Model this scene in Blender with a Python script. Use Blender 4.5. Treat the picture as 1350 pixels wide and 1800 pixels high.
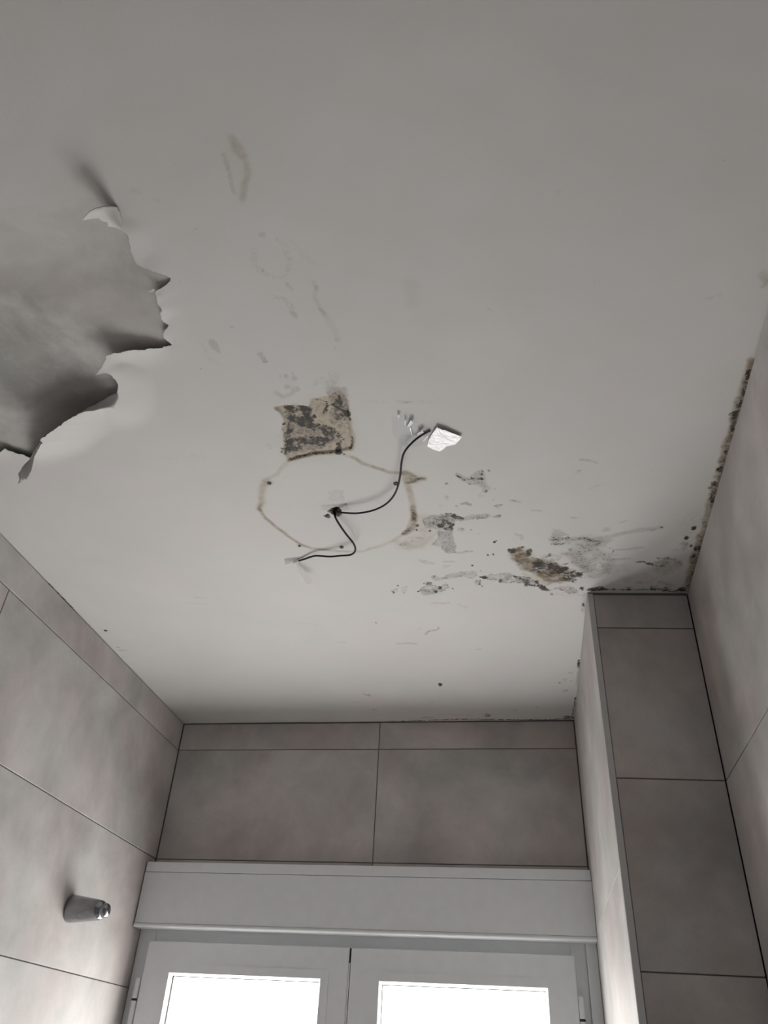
import bpy, bmesh, math, random
import numpy as np
from mathutils import Vector, Matrix
from mathutils.geometry import delaunay_2d_cdt

for o in list(bpy.data.objects):
    bpy.data.objects.remove(o, do_unlink=True)
scene = bpy.context.scene
COL = scene.collection
CZ = 1.66                     # camera height above the floor; heights below are given relative to it

# ------------------------------------------------------------------ camera
FPX = 1371.92
PITCH, YAW, ROLL = 0.630147, -0.186304, 0.060558
_fw = np.array([math.sin(YAW)*math.cos(PITCH), math.cos(YAW)*math.cos(PITCH), math.sin(PITCH)])
_rt = np.array([math.cos(YAW), -math.sin(YAW), 0.0])
_up = np.cross(_rt, _fw)
_r = _rt*math.cos(ROLL) + _up*math.sin(ROLL)
_u = -_rt*math.sin(ROLL) + _up*math.cos(ROLL)
cam_d = bpy.data.cameras.new('camera')
cam = bpy.data.objects.new('camera', cam_d)
COL.objects.link(cam)
cam_d.sensor_fit = 'AUTO'
cam_d.sensor_width = 36.0
cam_d.lens = FPX/1800*36.0
cam_d.clip_start = 0.02
M4 = Matrix(((_r[0], _u[0], -_fw[0], 0), (_r[1], _u[1], -_fw[1], 0), (_r[2], _u[2], -_fw[2], CZ), (0, 0, 0, 1)))
cam.matrix_world = M4
scene.camera = cam

# ------------------------------------------------------------------ world, exposure
PANE_LIGHT = 3.7
world = bpy.data.worlds.new('world')
scene.world = world
world.use_nodes = True
world.node_tree.nodes['Background'].inputs[0].default_value = (0.95, 0.97, 1.0, 1)
world.node_tree.nodes['Background'].inputs[1].default_value = 0.09
vs = scene.view_settings
vs.view_transform = 'Standard'
vs.look = 'None'
vs.gamma = 1.0
vs.use_curve_mapping = False
vs.exposure = 1.06

# ------------------------------------------------------------------ measured room (relative to the camera)
XL, XR, XP, XPB = -0.9756, 0.3660, 0.1652, 0.1690
YB, YP, YPR = 2.1449, 1.4471, 1.4627
H, Z1 = 0.8401, 0.7587
Z2, Z3 = Z1-0.30, Z1-0.60
YR = -0.62                    # rear wall behind the camera
FLOOR = -CZ
DL, DR = -0.0065, -0.0136     # the side walls are not quite parallel

def xl(y): return XL + DL*(YB-y)
def xr(y): return XR + DR*(YPR-y)

def trace(u, v, z=H):
    """plan position (x, y) at height z of a point read off the photograph"""
    d = _r*(u-675)/FPX + _u*(900-v)/FPX + _fw
    return d[0]*z/d[2], d[1]*z/d[2]

# ------------------------------------------------------------------ helpers
def mesh_obj(name, verts, faces, mat=None, parent=None, smooth=False):
    me = bpy.data.meshes.new(name)
    me.from_pydata([tuple(map(float, v)) for v in verts], [], faces)
    if smooth:
        me.polygons.foreach_set('use_smooth', [True]*len(me.polygons))
    if mat: me.materials.append(mat)
    o = bpy.data.objects.new(name, me)
    COL.objects.link(o)
    if parent: o.parent = parent
    return o

def bm_obj(name, bm, mat=None, parent=None, smooth=False):
    bmesh.ops.recalc_face_normals(bm, faces=bm.faces)
    me = bpy.data.meshes.new(name)
    bm.to_mesh(me); bm.free()
    if smooth:
        me.polygons.foreach_set('use_smooth', [True]*len(me.polygons))
    if mat: me.materials.append(mat)
    o = bpy.data.objects.new(name, me)
    COL.objects.link(o)
    if parent: o.parent = parent
    return o

def add_box(bm, x0, x1, y0, y1, z0, z1, bevel=0.0, seg=1):
    vs_ = [bm.verts.new((x, y, z+CZ)) for x in (x0, x1) for y in (y0, y1) for z in (z0, z1)]
    idx = [(0, 1, 3, 2), (4, 6, 7, 5), (0, 4, 5, 1), (2, 3, 7, 6), (0, 2, 6, 4), (1, 5, 7, 3)]
    fs = [bm.faces.new([vs_[i] for i in f]) for f in idx]
    if bevel:
        es = list({e for f in fs for e in f.edges})
        bmesh.ops.bevel(bm, geom=es, offset=bevel, segments=seg, affect='EDGES', profile=0.5)

def box(name, x0, x1, y0, y1, z0, z1, mat, parent=None, bevel=0.0, seg=1):
    bm = bmesh.new()
    add_box(bm, x0, x1, y0, y1, z0, z1, bevel, seg)
    return bm_obj(name, bm, mat, parent)

def boxes(name, specs, mat, parent=None, bevel=0.0, seg=1):
    bm = bmesh.new()
    for s in specs: add_box(bm, *s, bevel=bevel, seg=seg)
    return bm_obj(name, bm, mat, parent)

def empty(name, loc=(0, 0, 0)):
    o = bpy.data.objects.new(name, None)
    o.empty_display_size = 0.05
    COL.objects.link(o)
    o.location = loc
    return o

def structure(o):
    o['kind'] = 'structure'
    return o

def tag(o, label, cat, group=None):
    o['label'] = label; o['category'] = cat
    if group: o['group'] = group
    return o

# ------------------------------------------------------------------ materials
def new_mat(name):
    m = bpy.data.materials.new(name)
    m.use_nodes = True
    nt = m.node_tree
    return m, nt, nt.nodes['Principled BSDF']

def node(nt, kind, **kw):
    n = nt.nodes.new(kind)
    for k, v in kw.items(): setattr(n, k, v)
    return n

def noise(nt, vec, scale, detail=4, rough=0.55, dist=0.0):
    n = node(nt, 'ShaderNodeTexNoise')
    n.inputs['Scale'].default_value = scale
    n.inputs['Detail'].default_value = detail
    n.inputs['Roughness'].default_value = rough
    n.inputs['Distortion'].default_value = dist
    if vec is not None: nt.links.new(vec, n.inputs['Vector'])
    return n.outputs[0]

def maprange(nt, v, a, b, c, d):
    n = node(nt, 'ShaderNodeMapRange')
    n.clamp = True
    nt.links.new(v, n.inputs[0])
    for i, x in enumerate((a, b, c, d)): n.inputs[1+i].default_value = x
    return n.outputs[0]

def math_(nt, op, a, b=None, clamp=False):
    n = node(nt, 'ShaderNodeMath', operation=op, use_clamp=clamp)
    for i, x in enumerate((a, b)):
        if x is None: continue
        if isinstance(x, (int, float)): n.inputs[i].default_value = x
        else: nt.links.new(x, n.inputs[i])
    return n.outputs[0]

def mix(nt, fac, a, b, mode='MIX'):
    n = node(nt, 'ShaderNodeMix', data_type='RGBA', blend_type=mode)
    for sock, x in ((n.inputs[0], fac), (n.inputs[6], a), (n.inputs[7], b)):
        if isinstance(x, (int, float)): sock.default_value = x
        elif isinstance(x, tuple): sock.default_value = (*x, 1)
        else: nt.links.new(x, sock)
    return n.outputs[2]

def bump(nt, bsdf, height, strength, dist):
    n = node(nt, 'ShaderNodeBump')
    n.inputs['Strength'].default_value = strength
    n.inputs['Distance'].default_value = dist
    nt.links.new(height, n.inputs['Height'])
    nt.links.new(n.outputs[0], bsdf.inputs['Normal'])

def plain(name, col, rough=0.5, metal=0.0, grain=0.0):
    m, nt, b = new_mat(name)
    b.inputs['Roughness'].default_value = rough
    b.inputs['Metallic'].default_value = metal
    tc = node(nt, 'ShaderNodeTexCoord').outputs['Object']
    n = noise(nt, tc, 35, 3)
    k = 0.06
    c = mix(nt, n, tuple(x*(1-k) for x in col), tuple(min(1, x*(1+k)) for x in col))
    nt.links.new(c, b.inputs['Base Color'])
    if grain:
        bump(nt, b, noise(nt, tc, 900, 2), grain, 0.0003)
    return m

def tile_material():
    m, nt, b = new_mat('cement_look_tile')
    geo = node(nt, 'ShaderNodeNewGeometry').outputs['Position']
    rnd = node(nt, 'ShaderNodeObjectInfo').outputs['Random']
    off = node(nt, 'ShaderNodeVectorMath', operation='MULTIPLY_ADD')
    comb = node(nt, 'ShaderNodeCombineXYZ')
    for i in range(3): nt.links.new(rnd, comb.inputs[i])
    nt.links.new(comb.outputs[0], off.inputs[0])
    off.inputs[1].default_value = (37, 61, 23)
    nt.links.new(geo, off.inputs[2])
    p = off.outputs[0]
    big = noise(nt, p, 3.2, 4, 0.6, 0.4)
    mid = noise(nt, p, 11, 4, 0.62, 0.3)
    hue = noise(nt, p, 4.5, 3, 0.5, 0.0)
    fine = noise(nt, p, 260, 1, 0.6)
    f = math_(nt, 'ADD', math_(nt, 'MULTIPLY', big, 0.65), math_(nt, 'MULTIPLY', mid, 0.35))
    f = maprange(nt, f, 0.38, 0.62, 0, 1)
    warm = mix(nt, f, (0.395, 0.350, 0.336), (0.600, 0.552, 0.536))
    cool = mix(nt, f, (0.372, 0.360, 0.343), (0.575, 0.556, 0.538))
    c = mix(nt, maprange(nt, hue, 0.4, 0.6, 0, 1), cool, warm)
    c = mix(nt, maprange(nt, fine, 0.35, 0.7, 0.0, 0.12), c, (0.3, 0.28, 0.27))
    nt.links.new(c, b.inputs['Base Color'])
    nt.links.new(maprange(nt, mid, 0.3, 0.7, 0.52, 0.66), b.inputs['Roughness'])
    bump(nt, b, fine, 0.12, 0.0004)
    return m

def ceiling_material():
    m, nt, b = new_mat('mouldy_ceiling_paint')
    geo = node(nt, 'ShaderNodeNewGeometry').outputs['Position']
    def att(n): return node(nt, 'ShaderNodeAttribute', attribute_name=n).outputs['Fac']
    mold_shade, scrape, brown, cream = att('mold_shade'), att('scrape'), att('brown'), att('cream')
    nA = noise(nt, geo, 130, 3, 0.62, 0.6)
    nB = noise(nt, geo, 300, 2, 0.55, 0.5)
    nC = noise(nt, geo, 5, 2, 0.55)
    nD = noise(nt, geo, 45, 2, 0.6, 0.5)
    hue = noise(nt, geo, 7, 2, 0.5)
    paint = mix(nt, maprange(nt, nC, 0.35, 0.65, 0, 1), (0.588, 0.574, 0.556), (0.636, 0.622, 0.605))
    paint = mix(nt, 0.55, paint, mix(nt, maprange(nt, hue, 0.43, 0.57, 0, 1), (0.622, 0.594, 0.585), (0.600, 0.604, 0.578)))
    # water stains
    bf = math_(nt, 'MULTIPLY', brown, maprange(nt, nD, 0.3, 0.7, 0.65, 1.15), True)
    bcol = mix(nt, bf, (0.46, 0.375, 0.26), (0.165, 0.122, 0.075))
    c = mix(nt, math_(nt, 'MULTIPLY', bf, 1.1, True), paint, bcol)
    # bared plaster
    plas = mix(nt, maprange(nt, nA, 0.35, 0.7, 0, 1), (0.50, 0.43, 0.335), (0.36, 0.315, 0.26))
    c = mix(nt, cream, c, plas)
    # scuffed, greyed paint: breaks up into flecks, with dark squiggles where it lifts
    sn = math_(nt, 'ADD', math_(nt, 'MULTIPLY', nA, 0.6), math_(nt, 'MULTIPLY', nB, 0.4))
    cover = maprange(nt, math_(nt, 'ADD', scrape, math_(nt, 'MULTIPLY', math_(nt, 'SUBTRACT', sn, 0.5), 1.8)), 0.02, 0.40, 0, 1)
    sf = math_(nt, 'MULTIPLY', cover, maprange(nt, scrape, 0.0, 0.75, 0.09, 0.48), True)
    sf = math_(nt, 'MULTIPLY', sf, maprange(nt, scrape, 0.01, 0.08, 0, 1))
    c = mix(nt, sf, c, mix(nt, maprange(nt, nB, 0.35, 0.65, 0, 1), (0.205, 0.170, 0.148), (0.300, 0.258, 0.232)))
    nV = noise(nt, geo, 75, 3, 0.55, 1.3)
    ridge = math_(nt, 'ABSOLUTE', math_(nt, 'SUBTRACT', nV, 0.5))
    vein = maprange(nt, ridge, 0.004, 0.026, 1, 0)
    vein = math_(nt, 'MULTIPLY', vein, maprange(nt, math_(nt, 'ADD', math_(nt, 'ADD', scrape, math_(nt, 'MULTIPLY', mold_shade, 0.5)), math_(nt, 'MULTIPLY', math_(nt, 'SUBTRACT', nD, 0.5), 1.8)), 0.38, 0.74, 0, 0.85))
    c = mix(nt, vein, c, (0.060, 0.050, 0.044))
    # black mould, plus the painted dark of holes and wall gaps
    mf = math_(nt, 'ADD', mold_shade, math_(nt, 'MULTIPLY', math_(nt, 'SUBTRACT', sn, 0.5), 2.3))
    mf = math_(nt, 'ADD', math_(nt, 'MULTIPLY', maprange(nt, mf, 0.18, 0.80, 0, 1), 0.45), math_(nt, 'MULTIPLY', maprange(nt, mf, 0.38, 0.60, 0, 1), 0.55))
    gate = maprange(nt, mold_shade, 0.02, 0.16, 0, 1)
    mf = math_(nt, 'MULTIPLY', mf, gate)
    c = mix(nt, math_(nt, 'MULTIPLY', mf, 0.96), c, (0.022, 0.019, 0.014))
    nt.links.new(c, b.inputs['Base Color'])
    b.inputs['Roughness'].default_value = 0.62
    b.inputs['Specular IOR Level'].default_value = 0.3
    rough_h = math_(nt, 'ADD', math_(nt, 'MULTIPLY', nB, 0.25), math_(nt, 'MULTIPLY', math_(nt, 'ADD', cream, scrape, True), nA))
    bump(nt, b, rough_h, 0.35, 0.0012)
    return m

def plaster_material():
    m, nt, b = new_mat('bare_grey_plaster')
    geo = node(nt, 'ShaderNodeNewGeometry').outputs['Position']
    n1 = noise(nt, geo, 7, 5, 0.6, 0.6)
    n2 = noise(nt, geo, 35, 5, 0.65, 0.3)
    hue = noise(nt, geo, 5, 2)
    f = math_(nt, 'ADD', math_(nt, 'MULTIPLY', n1, 0.7), math_(nt, 'MULTIPLY', n2, 0.3))
    c = mix(nt, maprange(nt, f, 0.40, 0.60, 0, 1), (0.345, 0.343, 0.322), (0.520, 0.512, 0.494))
    c = mix(nt, maprange(nt, hue, 0.5, 0.66, 0, 0.5), c, (0.50, 0.45, 0.44))
    sep = node(nt, 'ShaderNodeSeparateXYZ'); nt.links.new(geo, sep.inputs[0])
    res = math_(nt, 'ADD', sep.outputs[1], math_(nt, 'MULTIPLY', math_(nt, 'SUBTRACT', n1, 0.5), 0.35))
    c = mix(nt, maprange(nt, res, 0.46, 0.56, 1, 0), c, (0.59, 0.58, 0.56))      # plaster fades to the paint colour towards its upper edge
    nt.links.new(c, b.inputs['Base Color'])
    b.inputs['Roughness'].default_value = 0.85
    bump(nt, b, n2, 0.3, 0.002)
    return m

def pane_material():
    m, nt, b = new_mat('daylit_frosted_glass')
    geo = node(nt, 'ShaderNodeNewGeometry').outputs['Position']
    n = noise(nt, geo, 4.0, 1, 0.4)
    c = mix(nt, maprange(nt, n, 0.45, 0.62, 0, 1), (0.96, 0.985, 1.0), (1.0, 0.955, 0.90))
    b.inputs['Base Color'].default_value = (0.8, 0.82, 0.82, 1)
    b.inputs['Roughness'].default_value = 0.35
    nt.links.new(c, b.inputs['Emission Color'])
    b.inputs['Emission Strength'].default_value = PANE_LIGHT
    return m

def tape_material(name, clear, rough, col):
    m, nt, b = new_mat(name)
    geo = node(nt, 'ShaderNodeNewGeometry').outputs['Position']
    b.inputs['Base Color'].default_value = (*col, 1)
    b.inputs['Roughness'].default_value = rough
    b.inputs['Alpha'].default_value = clear
    bump(nt, b, noise(nt, geo, 110, 3, 0.6, 0.8), 0.4, 0.003)
    return m

TILE = tile_material()
CEIL = ceiling_material()
PLASTER = plaster_material()
PANE = pane_material()
GROUT = plain('dark_grey_grout', (0.16, 0.15, 0.142), 0.9)
TRIMM = plain('grey_edge_profile', (0.56, 0.555, 0.55), 0.5)
PVC = plain('white_window_plastic', (0.77, 0.795, 0.815), 0.42)
PVC_BOX = plain('white_shutter_box_plastic', (0.77, 0.795, 0.81), 0.48)
GASKET = plain('black_rubber', (0.012, 0.012, 0.012), 0.7)
BLACK = plain('black_cable_sheath', (0.006, 0.006, 0.007), 0.7)
PLUG = plain('grey_wall_plug', (0.085, 0.08, 0.07), 0.7)
CHROME = plain('chrome', (0.27, 0.275, 0.29), 0.05, 1.0)
SILICONE = plain('grey_sealant', (0.30, 0.285, 0.27), 0.6)
WHITE = plain('white_door_paint', (0.62, 0.61, 0.59), 0.5)
FLOORM = plain('light_floor_tile', (0.72, 0.71, 0.695), 0.6)
REARM = plain('rear_wall_absorber', (0.10, 0.08, 0.065), 0.6)  # dark finish for the unseen rear wall, chosen to cut bounce light
DARK = plain('dark_void', (0.006, 0.006, 0.006), 1.0)
MOLDED = plain('black_mould_line', (0.028, 0.024, 0.020), 0.95)

# ------------------------------------------------------------------ walls built tile by tile
def tile_slab(name, parent, o, du, dv, dn, u0, u1, v0, v1, thick=0.008, ch=0.0009):
    """one tile: o + u*du + v*dv, its face standing proud along dn, edges chamfered"""
    o, du, dv, dn = map(np.array, (o, du, dv, dn))
    def P(u, v, n): return o+du*u+dv*v+dn*n+np.array((0, 0, CZ))
    vv = []
    for n, e in ((-thick, 0), (-ch, 0), (0.0, ch)):
        vv += [P(u0+e, v0+e, n), P(u1-e, v0+e, n), P(u1-e, v1-e, n), P(u0+e, v1-e, n)]
    fs = [(8, 9, 10, 11)]
    for k in (0, 4):
        for i in range(4):
            j = (i+1) % 4
            fs.append((k+i, k+j, k+4+j, k+4+i))
    if np.dot(np.cross(du, dv), dn) < 0: fs = [f[::-1] for f in fs]
    return mesh_obj(name, vv, fs, TILE, parent)

G = 0.0011                    # half a joint
ZV = np.array((0., 0., 1.))
rows_low = []
z = Z3
while z > FLOOR+0.01:
    rows_low.append((max(z-0.30, FLOOR+0.002), z)); z -= 0.30

def wall_slab(name, pts, z0, z1):
    """vertical slab over a plan polygon (counter-clockwise)"""
    n = len(pts)
    vv = [(x, y, z0+CZ) for x, y in pts]+[(x, y, z1+CZ) for x, y in pts]
    fs = [tuple(range(n))[::-1], tuple(range(n, 2*n))]+[(i, (i+1) % n, n+(i+1) % n, n+i) for i in range(n)]
    return structure(mesh_obj(name, vv, fs, GROUT))

TH = 0.0028                   # grout plane lies this deep behind the tile faces
# left wall
wl = wall_slab('wall_left', [(xl(YR)-0.12, YR-0.12), (xl(YR)-TH, YR-0.12), (xl(YB)-TH, YB+0.14), (xl(YB)-0.12, YB+0.14)], FLOOR, H+0.05)
dirL = np.array((XL-xl(YR), YB-YR, 0)); lenL = np.linalg.norm(dirL); dirL = dirL/lenL
nL = np.array((dirL[1], -dirL[0], 0))
oL = np.array((xl(YR), YR, 0))
def left_row(v0, v1, joints):
    ys = [0]+[j-YR for j in joints]+[lenL]
    for a, b_ in zip(ys[:-1], ys[1:]):
        tile_slab('tile', wl, oL, dirL, ZV, nL, a+G, b_-G, v0+G, v1-G)
left_row(Z1, H-0.0012, [-0.3, 0.9])
left_row(Z2, Z1, [0.019, 1.219])
left_row(Z3, Z2, [0.019, 1.219])
for a, b_ in rows_low: left_row(a, b_, [0.019, 1.219])

# right wall: larger tiles, one course from the ceiling to the level of the second joint
wr = wall_slab('wall_right', [(xr(YR)+TH, YR-0.12), (xr(YR)+0.12, YR-0.12), (xr(YB)+0.12, YB+0.14), (xr(YB)+TH, YB+0.14)], FLOOR, H+0.05)
dirR = np.array((xr(YB)-xr(YR), YB-YR, 0)); lenR = np.linalg.norm(dirR); dirR = dirR/lenR
nR = np.array((-dirR[1], dirR[0], 0))
oR = np.array((xr(YR), YR, 0))
def right_row(v0, v1, joints):
    ys = [0]+[j-YR for j in joints]+[YPR-YR-0.0012]
    for a, b_ in zip(ys[:-1], ys[1:]):
        tile_slab('tile', wr, oR, dirR, ZV, nR, a+G, b_-G, v0+G, v1-G)
right_row(Z2, H-0.002, [0.26])
z = Z2
while z > FLOOR+0.01:
    right_row(max(z-0.6, FLOOR+0.002), z, [0.26]); z -= 0.6

# back wall above the window, and below it
WSILL = -1.10
wb = wall_slab('wall_back', [(XL-0.002, YB+TH), (XPB+0.02, YB+TH), (XPB+0.02, YB+0.14), (XL-0.002, YB+0.14)], 0.30, H+0.05)
oB = np.array((0, YB, 0)); nB_ = np.array((0, -1., 0)); XV = np.array((1., 0, 0))
JX = -0.3782
for v0, v1 in ((0.31, Z2), (Z2, Z1), (Z1, H-0.003)):
    for a, b_ in ((XL+0.0016, JX), (JX, XPB-0.0016)):
        tile_slab('tile', wb, oB, XV, ZV, nB_, a+G, b_-G, v0+G, v1-G)
wbl = wall_slab('wall_back_lower', [(XL-0.002, YB+TH), (XPB+0.02, YB+TH), (XPB+0.02, YB+0.14), (XL-0.002, YB+0.14)], FLOOR, WSILL-0.03)
for v0, v1 in rows_low:
    v1 = min(v1, WSILL-0.03)
    if v1-v0 < 0.02: continue
    for a, b_ in ((XL+0.0016, JX), (JX, XPB-0.0016)):
        tile_slab('tile', wbl, oB, XV, ZV, nB_, a+G, b_-G, v0+G, v1-G)

# boxed-in column in the corner
wp = wall_slab('wall_column', [(XP+TH, YP+0.012), (XP+0.011, YP+TH), (XR-0.001, YPR+TH), (XR+0.02, YB+0.1), (XPB+TH, YB+0.1)], FLOOR, H+0.05)
dirP = np.array((XR-XP, YPR-YP, 0)); lenP = np.linalg.norm(dirP); dirP = dirP/lenP
nP = np.array((dirP[1], -dirP[0], 0)); oP = np.array((XP, YP, 0))
TW = 0.0118                   # width of the edge profile
def col_row(v0, v1):
    tile_slab('tile', wp, oP, dirP, ZV, nP, TW+0.0009, lenP-0.0012, v0+G, v1-G)
col_row(Z1, H-0.0045); col_row(Z2, Z1); col_row(Z3, Z2)
for a, b_ in rows_low: col_row(a, b_)
dirS = np.array((XPB-XP, YB-YP, 0)); lenS = np.linalg.norm(dirS); dirS = dirS/lenS
nS = np.array((-dirS[1], dirS[0], 0)); oS = np.array((XP, YP, 0))
zs = 0.310
def side_row(v0, v1): tile_slab('tile', wp, oS, dirS, ZV, nS, 0.001, lenS-0.0016, v0+G*0.1, v1-G*0.1, 0.008, 0.0002)
side_row(zs, H-0.002)
z = zs
while z > FLOOR+0.01:
    side_row(max(z-0.6, FLOOR+0.002), z); z -= 0.6
bm = bmesh.new()
add_box(bm, XP+0.0002, XP+TW, YP-0.0006, YP+0.010, FLOOR, H-0.003, 0.0012, 2)
tr = bm_obj('edge_profile', bm, TRIMM, wp)
tr['label'] = 'narrow grey edge profile along the column corner'

# unseen rear wall and floor; doorway set wide open to soak up light
DX0, DX1, DZ = -0.86, 0.22, 0.52
def rear(name, x0, x1, z0, z1):
    o = structure(box(name, x0, x1, YR-0.12, YR, z0, z1, REARM)); return o
rear('wall_rear_left', xl(YR)-0.12, DX0, FLOOR, H+0.05)
rear('wall_rear_right', DX1, xr(YR)+0.12, FLOOR, H+0.05)
rear('wall_rear_top', DX0, DX1, DZ, H+0.05)
dr = empty('door_1', (-0.25, YR+0.01, FLOOR+CZ)); structure(dr)
def dbox(name, *a, mat=WHITE, bevel=0.002):
    o = box(name, *a, mat, None, bevel); o.parent = dr; o.matrix_parent_inverse = Matrix.Translation((0.25, -YR-0.01, 0)); return o
dbox('door_frame', DX0, DX0+0.035, YR-0.13, YR+0.012, FLOOR, DZ)
dbox('door_frame', DX1-0.035, DX1, YR-0.13, YR+0.012, FLOOR, DZ)
dbox('door_frame', DX0+0.035, DX1-0.035, YR-0.13, YR+0.012, DZ-0.035, DZ)
dbox('door_leaf', DX0-0.002, DX0+0.036, YR-0.86, YR-0.14, FLOOR+0.005, DZ-0.04)
dbox('door_handle', DX0+0.036, DX0+0.075, YR-0.80, YR-0.69, -0.62, -0.60, mat=CHROME)
fl = structure(box('floor', XL-0.15, XR+0.15, YR-0.15, YB+0.15, FLOOR-0.08, FLOOR, FLOORM))

# ------------------------------------------------------------------ ceiling
rng = np.random.default_rng(7)
_lat = rng.random((256, 256))
def vnoise(x, y):
    xi = np.floor(x).astype(int); yi = np.floor(y).astype(int)
    fx = x-xi; fy = y-yi
    fx = fx*fx*(3-2*fx); fy = fy*fy*(3-2*fy)
    a = _lat[xi & 255, yi & 255]; b_ = _lat[(xi+1) & 255, yi & 255]
    c = _lat[xi & 255, (yi+1) & 255]; d = _lat[(xi+1) & 255, (yi+1) & 255]
    return (a*(1-fx)+b_*fx)*(1-fy)+(c*(1-fx)+d*fx)*fy
def fbm(x, y, s, octv=4, seed=0):
    t = 0; amp = 0.5; tot = 0
    for k in range(octv):
        t = t+amp*vnoise(x*s+17.3*seed+k*5.1, y*s+9.7*seed+k*11.9)
        tot += amp; amp *= 0.55; s *= 2.07
    return t/tot

def axis(parts):
    out = []
    for a, b_, st in parts:
        n = max(1, int(round((b_-a)/st)))
        out += list(np.linspace(a, b_, n, endpoint=False))
    out.append(parts[-1][1])
    return np.array(out)
PX0, PX1, PY0, PY1 = -0.960, -0.400, 0.440, 1.060       # torn-paint area, meshed apart
AX = axis([(-0.995, PX0, 0.006), (PX0, -0.52, 0.006), (-0.52, PX1, 0.0017), (PX1, 0.375, 0.0017)])
AY = axis([(YR-0.02, 0.20, 0.05), (0.20, PY0, 0.003), (PY0, 0.56, 0.0025), (0.56, PY1, 0.0017), (PY1, 1.62, 0.0018), (1.62, YB+0.001, 0.004)])
GX, GY = np.meshgrid(AX, AY, indexing='ij')
F = {k: np.zeros(GX.shape) for k in ('mold_shade', 'scrape', 'brown', 'cream', 'lift')}

def window(pts, pad):
    xs = [p[0] for p in pts]; ys = [p[1] for p in pts]
    i0, i1 = np.searchsorted(AX, [min(xs)-pad, max(xs)+pad]); j0, j1 = np.searchsorted(AY, [min(ys)-pad, max(ys)+pad])
    return slice(max(i0-1, 0), i1+1), slice(max(j0-1, 0), j1+1)

def seg_dist(X, Y, P, radii=None):
    best = np.full(X.shape, 1e9); rad = np.zeros(X.shape)
    for k in range(len(P)-1):
        ax, ay = P[k]; bx, by = P[k+1]
        dx, dy = bx-ax, by-ay
        L2 = dx*dx+dy*dy+1e-12
        t = np.clip(((X-ax)*dx+(Y-ay)*dy)/L2, 0, 1)
        d = np.hypot(X-ax-t*dx, Y-ay-t*dy)
        if radii is not None:
            r = radii[k]*(1-t)+radii[k+1]*t
            m = d-r < best
            best = np.where(m, d-r, best)
        else:
            best = np.minimum(best, d)
    return best

def inside(X, Y, P):
    c = np.zeros(X.shape, bool)
    n = len(P); j = n-1
    for i in range(n):
        xi, yi = P[i]; xj, yj = P[j]
        c ^= ((yi > Y) != (yj > Y)) & (X < (xj-xi)*(Y-yi)/(yj-yi+1e-15)+xi)
        j = i
    return c

_sd = [0]
def warped(X, Y, amp, sc):
    _sd[0] += 1
    s = _sd[0] % 40
    return X+(fbm(X, Y, sc, 4, s+1)-0.5)*2*amp, Y+(fbm(X, Y, sc, 4, s+60)-0.5)*2*amp

def put(field, sl, m):
    f = F[field]
    f[sl] = 1-(1-f[sl])*(1-np.clip(m, 0, 1))

def stroke(field, pts, r, s=1.0, soft=3.0, warp=3.0, wsc=60):
    """line mark through traced points; r, soft, warp in millimetres"""
    P = [trace(*p) for p in pts]
    rr = [x/1000 for x in (r if isinstance(r, (list, tuple)) else [r]*len(P))]
    sl = window(P, (max(rr)+soft/1000+2*warp/1000+0.004))
    X, Y = warped(GX[sl], GY[sl], warp/1000, wsc)
    d = seg_dist(X, Y, P if len(P) > 1 else P*2, rr if len(rr) > 1 else rr*2)
    m = np.clip(1-d/(soft/1000), 0, 1)
    put(field, sl, s*m*m*(3-2*m))

def patch(field, pts, s=1.0, soft=4.0, warp=5.0, wsc=45, mottle=0.0, msc=70, rim=None):
    """area mark with a traced outline; rim=(field, width, strength) darkens its edge"""
    P = [trace(*p) for p in pts]
    sl = window(P, soft/1000+2*warp/1000+0.006)
    X, Y = warped(GX[sl], GY[sl], warp/1000, wsc)
    d = seg_dist(X, Y, P+[P[0]])
    d = np.where(inside(X, Y, P), -d, d)
    m = np.clip(0.5-d/(soft/1000), 0, 1)
    m = m*m*(3-2*m)
    if mottle:
        _sd[0] += 1
        n = fbm(GX[sl], GY[sl], msc, 4, _sd[0] % 50)
        m = m*np.clip(1+(n-0.5)*5*mottle, 0, 1.3)
    put(field, sl, s*m)
    if rim:
        k = np.clip(1-np.abs(d)/(rim[1]/1000), 0, 1)
        n = fbm(GX[sl], GY[sl], 55, 3, (_sd[0]+7) % 50)
        put(rim[0], sl, rim[2]*k*np.clip((n-0.36)*4, 0, 1))

def blot(field, u, v, rx, ry, s=1.0, warp=2.0, soft=0.6):
    """single spot, rx and ry in millimetres"""
    x, y = trace(u, v)
    R = max(rx, ry)/1000*1.6+2*warp/1000
    sl = window([(x, y)], R)
    X, Y = warped(GX[sl], GY[sl], warp/1000, 90)
    d = np.hypot((X-x)/(rx/1000), (Y-y)/(ry/1000))
    m = np.clip((1+soft-d)/(2*soft), 0, 1)
    put(field, sl, s*m*m*(3-2*m))

def flake(pts, s=0.55, rim=0.55, mottle=0.5, warp=4.0):
    """paint scuffed away to the grey coat, with a mouldy outline"""
    patch('scrape', pts, s, 3.0, warp, 55, mottle, 90, ('mold_shade', 3.0, rim))

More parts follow.
